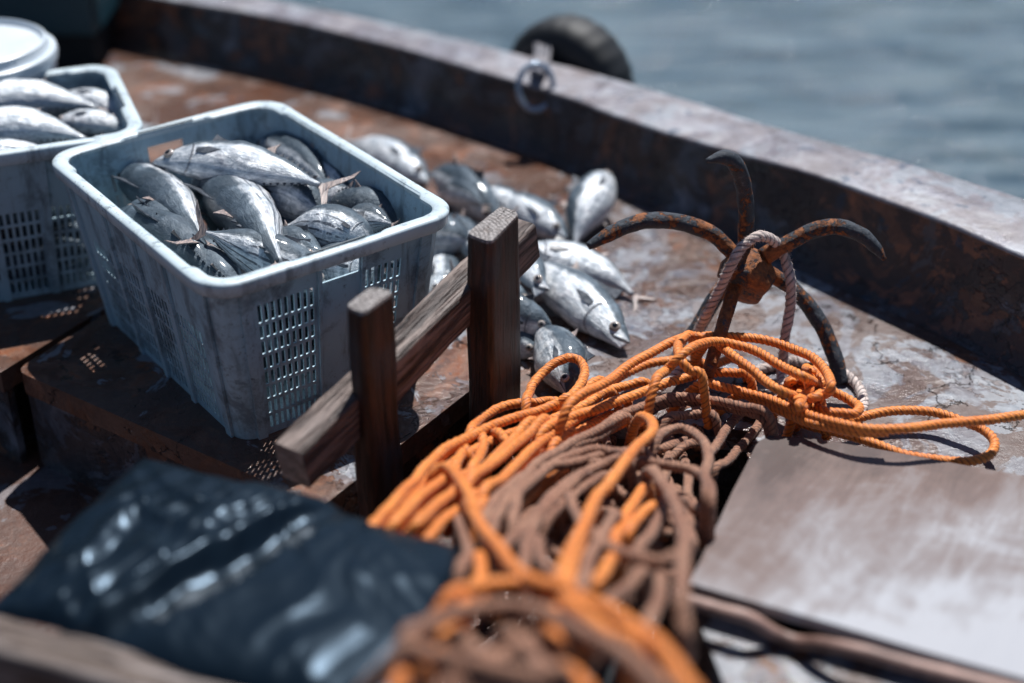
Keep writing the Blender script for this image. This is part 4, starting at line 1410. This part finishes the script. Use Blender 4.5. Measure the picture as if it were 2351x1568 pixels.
rope('orange_rope', 'orange rope bundle running from the small upright loop down beside the black bag', 'rope', S, 'rope_o', RO * 1.02, .030, step=.006, seg=12)
# foreground orange
S = []
S.append([*path('c1', [(450, 1185), (500, 1130, .02), (580, 1125, .03), (650, 1200, .03), (720, 1320, .03), (770, 1430, .03)], .02, (1, 0)), *path('c3', [(490, 200, .02), (560, 330, .02), (650, 450, .015), (770, 600, .01), (880, 720), (990, 790), (1120, 820), (1240, 850)], .02, (0, 1))])
S.append([*path('c2', [(310, 905, .0), (390, 890, .03), (440, 940, .05), (415, 1020, .05), (300, 1130, .05), (170, 1300, .05), (60, 1450, .04)], .02, (1, 0)), *path('c3', [(1420, 160, .03), (1350, 330, .03), (1285, 480, .02), (1200, 640, .01), (1150, 790)], .02, (0, 1))])
S.append(path('c3', [(1400, 250, .02), (1340, 400, .01), (1290, 560, .01), (1230, 720), (1200, 830)], .01))
S.append(path('c3', [(340, 880), (500, 832), (700, 795), (850, 785), (1000, 805), (1150, 838), (1350, 905), (1550, 985), (1700, 1090), (1850, 1205), (1980, 1350), (2080, 1505), (2150, 1640)], .005))
S.append(path('c3', [(1150, 880), (1280, 985), (1420, 1070), (1560, 1160), (1720, 1260)], .0))
S.append(path('c3', [(1350, 920), (1500, 1040), (1650, 1130), (1800, 1240), (1900, 1360), (1960, 1500)], -.02))
S.append(path('c3', [(560, 590), (575, 700), (555, 800), (500, 900), (440, 990)], -.02))
S.append(path('c3', [(1055, 870), (1100, 970), (1120, 1060)], -.03))
S.append(path('c3', [(1060, 1080), (1150, 1250), (1240, 1390), (1310, 1520), (1360, 1620)], -.03))
S.append(path('c3', [(390, 1100), (320, 1210), (240, 1310)], -.03))
S.append(path('c3', [(-20, 1540), (60, 1460), (160, 1390)], -.03))
S.append(path('c3', [(1790, 90), (1680, 230), (1590, 380), (1560, 510)], -.03))
S.append(path('c3', [(1850, 240), (1730, 320), (1650, 420)], -.04))
S.append(path('c3', [(1570, 570), (1490, 720), (1430, 800)], -.03))
S.append(path('c3', [(1250, 1000), (1400, 1120), (1540, 1230), (1640, 1330)], -.05))
S.append(path('c3', [(620, 830), (540, 940), (480, 1040)], -.06))
rope('orange_rope', 'thick orange rope arching through the foreground heap near the bottom edge', 'rope', S, 'rope_o', RO * 1.06, .030, step=.006, seg=12)
# brown
S = []
S.append(path('c2', [(-600, 1330), (-300, 1130), (0, 970), (200, 855), (450, 745), (700, 700), (1000, 742), (1200, 792), (1420, 868)], .01))
S.append(path('c2', [(-300, 1190), (0, 1030), (250, 885), (450, 790), (700, 745), (950, 765), (1150, 822), (1380, 905)], -.01))
S.append(path('c2', [(460, 1080), (540, 1000), (670, 962), (800, 1010), (880, 1120), (905, 1250), (880, 1380), (900, 1520)], .01))
S.append(path('c2', [(300, 1265), (480, 1262), (650, 1290), (800, 1335), (900, 1420), (940, 1560)], .0))
S.append(path('c2', [(-500, 1320), (-250, 1270), (0, 1200), (200, 1180), (400, 1200)], .0))
S.append(path('c2', [(-150, 1290), (100, 1270), (300, 1290), (480, 1330)], -.02))
S.append(path('c2', [(1180, 850), (1060, 980), (960, 1120), (900, 1240)], -.05))
S.append(path('c2', [(560, 900), (700, 850), (850, 840), (960, 870)], -.02))
S.append(path('c1', [(1080, 1560), (1130, 1330), (1290, 1165), (1500, 1040), (1700, 985), (1850, 1005), (1990, 1070)], .01))
S.append(path('c1', [(1230, 1560), (1420, 1300), (1600, 1185), (1760, 1110), (1940, 1070)], .0))
S.append(path('c1', [(850, 1560), (950, 1380), (1100, 1220), (1300, 1095), (1500, 960), (1700, 860), (1980, 730)], .0))
S.append(path('c1', [(1330, 1560), (1520, 1360), (1700, 1240), (1850, 1200)], -.02))
S.append(path('c3', [(640, 480), (700, 300), (820, 130), (960, -30)], .01))
S.append(path('c3', [(740, 570), (880, 400), (1040, 240), (1190, 110), (1350, 0)], .0))
S.append(path('c3', [(900, 700), (920, 520), (990, 330), (1120, 200)], .0))
S.append(path('c3', [(1230, 150), (1270, 280), (1330, 400), (1420, 470)], -.01))
S.append(path('c3', [(1500, 960), (1640, 820), (1770, 720)], -.03))
S.append(path('c3', [(1780, 1130), (1850, 970), (1890, 780), (1880, 640)], -.04))
S.append(path('c3', [(1310, 840), (1360, 700), (1400, 560), (1480, 420), (1560, 300)], .0))
S.append(path('c3', [(1010, 480), (1010, 590), (1070, 680), (1150, 760)], -.01))
S.append(path('c3', [(430, 330), (470, 480), (480, 600), (420, 720)], -.02))
S.append(path('c3', [(1720, 560), (1800, 440), (1880, 320), (1900, 200)], -.04))
S.append(path('c3', [(1380, 420), (1450, 490), (1600, 560), (1760, 610), (1900, 640), (2010, 620)], .0))
S.append(path('c2', [(1300, 1000), (1180, 1120), (1060, 1250), (960, 1330)], -.1))
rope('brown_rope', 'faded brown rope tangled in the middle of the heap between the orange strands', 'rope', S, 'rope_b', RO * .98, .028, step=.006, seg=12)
S = []
S.append(path('c3', [(60, 1180), (150, 1110), (300, 1040), (500, 985), (720, 958), (900, 970), (1100, 1030), (1300, 1130), (1500, 1240), (1700, 1375), (1850, 1500), (1950, 1620)], .03))
S.append(path('c3', [(30, 1270), (200, 1290), (420, 1340), (650, 1400), (850, 1450), (1050, 1455), (1180, 1430)], .01))
S.append(path('c3', [(780, 1150), (900, 1240), (1000, 1350), (1090, 1450), (1150, 1560)], -.02))
S.append(path('c3', [(400, 1160), (540, 1260), (660, 1360)], -.03))
S.append(path('c3', [(660, 1370), (840, 1270), (1010, 1215)], -.03))
S.append(path('c3', [(300, 1560), (520, 1480), (800, 1520), (1000, 1600)], -.02))
rope('brown_rope', 'pale brown rope arching across the bottom of the heap beside the black bag', 'rope', S, 'rope_b', RO * 1.1, .028, step=.006, seg=12)
S = [path('c3', [(1800, -20), (1880, 50, .01), (1960, 150, .02), (2020, 290, .02), (2050, 450, .02), (2045, 650, .02), (2040, 850, .0), (2050, 1050, -.05), (2062, 1230, -.10), (2070, 1330, -.2)], .02, (1, 0))]
rope('brown_rope', 'single brown rope hanging straight down along the edge of the board', 'rope', S, 'rope_b', RO * 1.15, .028, step=.006, seg=12)
# under-layer of the heap
S = []
rr = random.Random(11)
for q in range(44):
    y = rr.uniform(960, 1330)
    t_ = (y - 950) / 600
    xl, xr = (1180 - 180 * t_ if y < 1350 else 900), 1640 - 90 * t_
    x = rr.uniform(xl + 50, xr - 40)
    a = rr.uniform(0, 6.28)
    pts = []
    for k_ in range(7):
        pts.append(at(x, y, max(-.15, hz(y) - rr.uniform(.07, .17) - (.10 if y > 1270 else 0))))
        a += rr.uniform(-.9, .9)
        x = min(max(x + cos(a) * 75, xl + 20), xr - 20); y = min(max(y + sin(a) * 62, 940), 1320)
    S.append(pts)
rope('brown_rope', 'dark underlayer of faded rope filling the heap beneath the orange strands', 'rope', S, 'rope_b', RO * .95, .028, step=.009, seg=9)
# grey rope
g = [at(1500, 905, .03), at(1560, 845, .04), at(1596, 780, .06), atY(1625, 715, 2.40), atY(1655, 660, 2.395), atY(1682, 605, 2.39), atY(1705, 565, 2.40), atY(1735, 542, 2.41), atY(1765, 543, 2.43),
     atY(1790, 565, 2.44), atY(1806, 605, 2.435), atY(1816, 650, 2.42), atY(1815, 700, 2.41), atY(1808, 750, 2.40), atY(1800, 800, 2.39), atY(1794, 850, 2.38), at(1788, 905, .012), at(1760, 940, .01)]
g2 = [at(*cv('c2', x, y), .010) for x, y in ((1280, 500), (1380, 460), (1500, 430), (1600, 395), (1720, 425), (1850, 450), (1980, 480), (2090, 545), (2175, 630), (2205, 720), (2190, 800), (2140, 870))]
rope('grey_rope', 'frayed grey rope looped over the head of the anchor and trailing on the deck', 'rope', [g, g2], 'rope_g', .0092, .040, step=.002, seg=18, fibre=6500, lobe=.18)


# ------------------------------------------------------------------ board and its rail, at right
def board():
    c = [at(1752, 984, .055), at(1583, 1338, .165), at(2750, 1672, .165), at(2900, 1190, .055)]
    V, F = [], []
    nx, ny = 40, 24
    th = Vector((0, 0, .016))
    for j in range(ny + 1):
        for i in range(nx + 1):
            u, v = i / nx, j / ny
            # rounded back-left corner
            p = c[0].lerp(c[3], u).lerp(c[1].lerp(c[2], u), v)
            if u < .12 and v < .10:
                p = p + (c[1] - c[0]) * (.04 * (1 - u / .12) * (1 - v / .10)) + (c[3] - c[0]) * (.02 * (1 - u / .12) * (1 - v / .10))
            p = p + Vector((0, 0, .006 * noise.noise(Vector((u * 3, v * 3, 2)))))
            V.append(p)
    nt = len(V)
    V += [v - th for v in V]
    W_ = nx + 1
    for j in range(ny):
        for i in range(nx):
            a = j * W_ + i
            F.append((a, a + W_, a + W_ + 1, a + 1)); F.append((nt + a, nt + a + 1, nt + a + W_ + 1, nt + a + W_))
    for i in range(nx):
        F.append((i, i + 1, nt + i + 1, nt + i)); a = ny * W_ + i; F.append((a, nt + a, nt + a + 1, a + 1))
    for j in range(ny):
        a = j * W_; F.append((a, nt + a, nt + a + W_, a + W_)); a = j * W_ + nx; F.append((a, a + W_, nt + a + W_, nt + a))
    o = mk('board', V, F, M['board'], base=Vector((c[0].x, c[0].y, 0)), sharp=40)
    tag(o, 'large worn grey-brown board tilted toward the front at the right edge', 'board')
    # the pipe-like rust bar below the front edge and its brackets
    bb = []
    for x, y, z in ((1540, 1368, .160), (1640, 1396, .160), (1720, 1420, .158), (1775, 1452, .138), (1830, 1474, .132), (1885, 1478, .150), (1960, 1492, .160), (2080, 1524, .160), (2221, 1560, .160), (2400, 1604, .160), (2700, 1680, .160)):
        bb.append(at(x, y, z))
    t = (bb[-1] - bb[0]).normalized()
    root = empty('coaming_rail', (bb[0].x, bb[0].y, -.22), 'rusty brown rail running under the front edge of the board', 'rail')
    p = catmull(bb, .01)
    MB().tube(p, .0095, 14, .12).build('bar', M['rail'], root)
    pl = MB()
    a, b = at(1500, 1350, .10), at(2750, 1640, .10)
    n_ = Vector((-(b - a).y, (b - a).x, 0)).normalized()
    pl.box((a + b) / 2 + n_ * .06 + Vector((0, 0, -.15)), (b - a) / 2, n_ * .008, Vector((0, 0, .16)))
    pl.build('plate', M['wall'], root, smooth=False)
    fp = [at(1592, 1397, .115), at(2750, 1678, .115), Vector((2.2, .9, 0)), Vector((.37, .9, 0))]
    tag(extrude_poly('front_deck', [Vector((p.x, p.y)) for p in fp], -.22, .115, M['deck_front']), kind='structure')


M['rail'] = simple('rusty_rail', (0.12, 0.065, 0.05), (0.46, 0.29, 0.24), 9, (0.4, 0.6), 0.4)
board()


# ------------------------------------------------------------------ black plastic bag and what carries it
def bag():
    c = [at(328, 1052, .23), at(1056, 1258, .25), at(965, 1720, .27), at(-45, 1412, .25)]
    N = 130
    Mx = 90
    V, F = [], []
    def surf(u, v, top=True):
        p = c[0].lerp(c[1], u).lerp(c[3].lerp(c[2], u), v)
        # irregular outline
        p = p + Vector((noise.noise(Vector((u * 3, v * 3, 5))), noise.noise(Vector((u * 3, v * 3, 9))), 0)) * .014
        e = (1 - abs(2 * u - 1) ** 4) * (1 - abs(2 * v - 1) ** 3.2)
        e = max(0, e) ** .5
        th = .036 * e
        if top:
            q = Vector((u * 1.55, v, 0))
            ang = q.x * 9 + q.y * 4 + 3 * noise.noise(q * 2.2)
            lw = 1.15 - .80 * min(1, max(0, (u + v * .36 - .55) / .15))
            q = Vector((u * 1.6 + .12 * noise.noise(Vector((u * 3, v * 3, 0))), v + .12 * noise.noise(Vector((u * 3, v * 3, 8))), 0))
            rd = lambda a, b, c_: 1 - abs(noise.noise(Vector((q.x * a + q.y * b, q.y * a * .28 - q.x * b * .28, c_)))) * 3.2
            wr = .009 * lw * noise.noise(Vector((u * 5 + v * 2, v * 2.2, 3))) + .0065 * lw * max(-.5, rd(7, 2.5, 1)) + .0045 * lw * max(-.5, rd(5, -6, 4)) + .0012 * lw * max(-.4, rd(17, 6, 7))
            fold = .016 * math.exp(-((u + v * .36 - .60) / .035) ** 2) - .012 * math.exp(-((u + v * .36 - .67) / .04) ** 2)
            return p + Vector((0, 0, th + (wr + fold) * e))
        return p - Vector((0, 0, th * .5))
    for top in (True, False):
        for j in range(Mx + 1):
            for i in range(N + 1):
                V.append(surf(i / N, j / Mx, top))
    W_ = N + 1; nt = W_ * (Mx + 1)
    for j in range(Mx):
        for i in range(N):
            a = j * W_ + i
            F.append((a, a + W_, a + W_ + 1, a + 1)); F.append((nt + a, nt + a + 1, nt + a + W_ + 1, nt + a + W_))
    for i in range(N):
        F.append((i, i + 1, nt + i + 1, nt + i)); a = Mx * W_ + i; F.append((a, nt + a, nt + a + 1, a + 1))
    for j in range(Mx):
        a = j * W_; F.append((a, nt + a, nt + a + W_, a + W_)); a = j * W_ + N; F.append((a, a + W_, nt + a + W_, nt + a))
    o = mk('plastic_bag', V, F, M['bag'], base=Vector((c[0].x, c[0].y, .19)))
    tag(o, 'crumpled shiny black plastic bag in the left foreground', 'bag')
    # the thwart it rests on
    t = [c[0].lerp(c[2], .12), c[1].lerp(c[3], .10), c[2] + Vector((0.1, -.25, 0)), c[3].lerp(c[1], .10) + Vector((0, -.05, 0))]
    o = extrude_poly('bench', [Vector((p.x, p.y)) for p in t], -.22, .195, M['beam'], base=Vector((t[0].x, t[0].y, -.22)))
    tag(o, 'dark wooden bench box under the black plastic bag', 'bench')


bag()
o = extrude_poly('heap_support', [Vector(p) for p in ((-.08, 1.20), (.20, 1.12), (.22, 1.48), (.17, 1.60), (-.02, 1.58))], -.218, .11, M['dark'], base=Vector((.1, 1.4, -.218)))  # added support, coloured black so the gaps between ropes look shaded
tag(o, 'added dark box hidden under the nearest part of the rope heap, blackening its gaps', 'box')


def beam():
    a, b = at(-260, 1352, .27), at(1150, 1727, .27)
    d = b - a
    t = d.normalized(); n_ = Vector((-t.y, t.x, 0))
    ol = []
    hw, hh, r = .030, .035, .010
    for sx, sy, a0 in ((1, 1, 0), (-1, 1, 90), (-1, -1, 180), (1, -1, 270)):
        for q in (0, 30, 60, 90):
            th = radians(a0 + q)
            ol.append(((hw - r) * sx + r * cos(th), (hh - r) * sy + r * sin(th)))
    m = len(ol)
    V, F = [], []
    N = 80
    for i in range(N + 1):
        for x, y in ol:
            q = a + d * i / N + n_ * (x - .02) + Vector((0, 0, y - hh))
            q += (n_ * x + Vector((0, 0, y))) * (.10 * noise.noise(Vector((i * .12, x * 30, y * 30))))
            V.append(q)
    for i in range(N):
        for j in range(m):
            F.append((i * m + j, (i + 1) * m + j, (i + 1) * m + (j + 1) % m, i * m + (j + 1) % m))
    F.append(tuple(range(m))); F.append(tuple(N * m + j for j in range(m))[::-1])
    o = mk('wooden_beam', V, F, M['beam'], base=Vector((a.x, a.y, .2)), sharp=50)
    tag(o, 'weathered wooden beam crossing the bottom left corner before the bag', 'beam')


beam()


# ------------------------------------------------------------------ far left: bucket and teal tank
def bucket():
    c = at(-62, 112, .37); c = Vector((c.x, c.y, 0))
    root = empty('bucket', c, 'round white plastic bucket with a snap-on lid cut by the left edge', 'bucket')
    R = .168
    MB().lathe(c, (0, 0, 1), [(R * .80, .003), (R * .82, .006), (R * .93, .30), (R * .94, .318), (R * .99, .320), (R * .995, .330), (R * .94, .332), (R * .935, .345)], 64).build('body', M['bucket'], root, sharp=35)
    lid = MB().lathe(c, (0, 0, 1), [(R * .97, .338), (R * 1.02, .339), (R * 1.035, .352), (R * 1.02, .364), (R * .99, .367), (R * .955, .366), (R * .93, .372), (R * .915, .385), (R * .885, .388), (R * .86, .383), (R * .84, .375), (R * .02, .374)], 64)
    lid.build('lid', M['bucket'], root, sharp=40)
    sg = MB()
    v = []
    for i in range(9):
        th = radians(-84 + i * 5)
        for z in (.20, .285):
            rr_ = R * (.82 + .11 * (z / .3)) + .0025
            v.append(c + Vector((cos(th) * rr_, sin(th) * rr_, z)))
    f = [(2 * i, 2 * i + 2, 2 * i + 3, 2 * i + 1) for i in range(8)]
    mk('printed_patch', v, f, M['orange_print'], root)


bucket()


def tank():
    p = at(243, 168, 0)
    root = empty('fish_tank', (p.x - .5, p.y + .3, 0), 'tall dark teal insulated box standing at the upper left corner', 'box')
    bm = bmesh.new()
    def bx(x0, x1, y0, y1, z0, z1, mat, nm, bev):
        bm = bmesh.new()
        bmesh.ops.create_cube(bm, size=1)
        for v in bm.verts:
            v.co = Vector(((x0 + x1) / 2 + v.co.x * (x1 - x0), (y0 + y1) / 2 + v.co.y * (y1 - y0), (z0 + z1) / 2 + v.co.z * (z1 - z0)))
        bmesh.ops.bevel(bm, geom=list(bm.edges), offset=bev, segments=3, affect='EDGES')
        bm.verts.ensure_lookup_table()
        V = [Vector(v.co) for v in bm.verts]; F = [tuple(v.index for v in f.verts) for f in bm.faces]
        bm.free()
        mk(nm, V, F, mat, root, sharp=40)
    x1, y0 = p.x, p.y
    bx(x1 - 1.4, x1, y0, y0 + .8, .10, 1.0, M['teal'], 'body', .02)
    bx(x1 - 1.36, x1 - .03, y0 + .04, y0 + .76, .0, .098, M['dark'], 'base', .008)  # recessed base, near-black for the shadow under the box
    bx(x1 - 1.42, x1 + .015, y0 - .015, y0 + .815, 1.003, 1.06, M['teal'], 'lid', .015)


tank()


# ------------------------------------------------------------------ tyre fender, lashing and ring on the bulwark
def fender():
    oe = at(1330, 155, .155)      # outer edge near the fender
    d = (at(1498, 198, .155) - at(1197, 121, .155)).normalized()
    nout = Vector((-d.y, d.x, 0))
    c = oe + nout * .075 + Vector((0, 0, -.085)) - d * .08
    root = empty('tyre_fender', c, 'black rubber tyre fender hung outside the bulwark cap', 'fender')
    b = MB()
    R, r = .108, .068
    seg, m = 72, 18
    for i in range(seg):
        th = 2 * pi * i / seg
        rad = d * cos(th) + Vector((0, 0, 1)) * sin(th)
        for j in range(m):
            ph = 2 * pi * j / m
            sx, sy = cos(ph), sin(ph)
            k_ = 1.0
            if sx > .72 and i % 3 == 0: k_ = .94
            sq = lambda v: (abs(v) ** .7) * (1 if v > 0 else -1)
            b.v.append(c + rad * (R + r * sq(sx) * k_) + nout * (r * 1.05 * sq(sy))); b.uv.append((0, 0))
    for i in range(seg):
        for j in range(m):
            b.f.append((i * m + j, ((i + 1) % seg) * m + j, ((i + 1) % seg) * m + (j + 1) % m, i * m + (j + 1) % m)); b.fm.append(0)
    b.build('tread', M['rubber'], root)
    # lashing over the cap from the ring
    ri = at(1228, 200, .12); ri = atY(1230, 200, ri.y - .10)
    inn = at(1240, 160, .16)
    outp = at(1252, 112, .165)
    lr = empty('lashing', inn, 'pale grey cord lashing over the bulwark cap between tyre fender and steel ring', 'lashing')
    for q in range(6):
        o_ = d * (q * .0075 - .02)
        p = catmull([ri + Vector((0, 0, .035)) + o_ * .4, inn + o_ + Vector((0, 0, .008)), (inn + outp) / 2 + o_ + Vector((0, 0, .012 + .004 * (q % 2))), outp + o_ * 1.1 + Vector((0, 0, .035)),
                     outp + o_ * 1.2 + nout * .05 + Vector((0, 0, .045)), outp + o_ * 1.2 + nout * .16 + Vector((0, 0, .02)), outp + o_ + nout * .20 + Vector((0, 0, -.06))], .006)
        MB().tube(p, .0065, 8, twist=.02).build('cord', M['strap'], lr)
    rg = MB()
    ax_ = (Vector((0, -1, .25)) + d * .35).normalized()
    s1 = ax_.cross(Vector((0, 0, 1))).normalized(); s2 = s1.cross(ax_)
    R = .052
    pts = [ri + s1 * (R * .82 * cos(t)) + s2 * (R * 1.05 * sin(t)) for t in [2 * pi * i / 48 for i in range(49)]]
    rg.tube(pts, .0075, 12, cap=False)
    o = rg.build('steel_ring', M['metal'], None, base=ri)
    tag(o, 'oval steel ring hanging against the inner side of the bulwark below the tyre', 'ring')


fender()
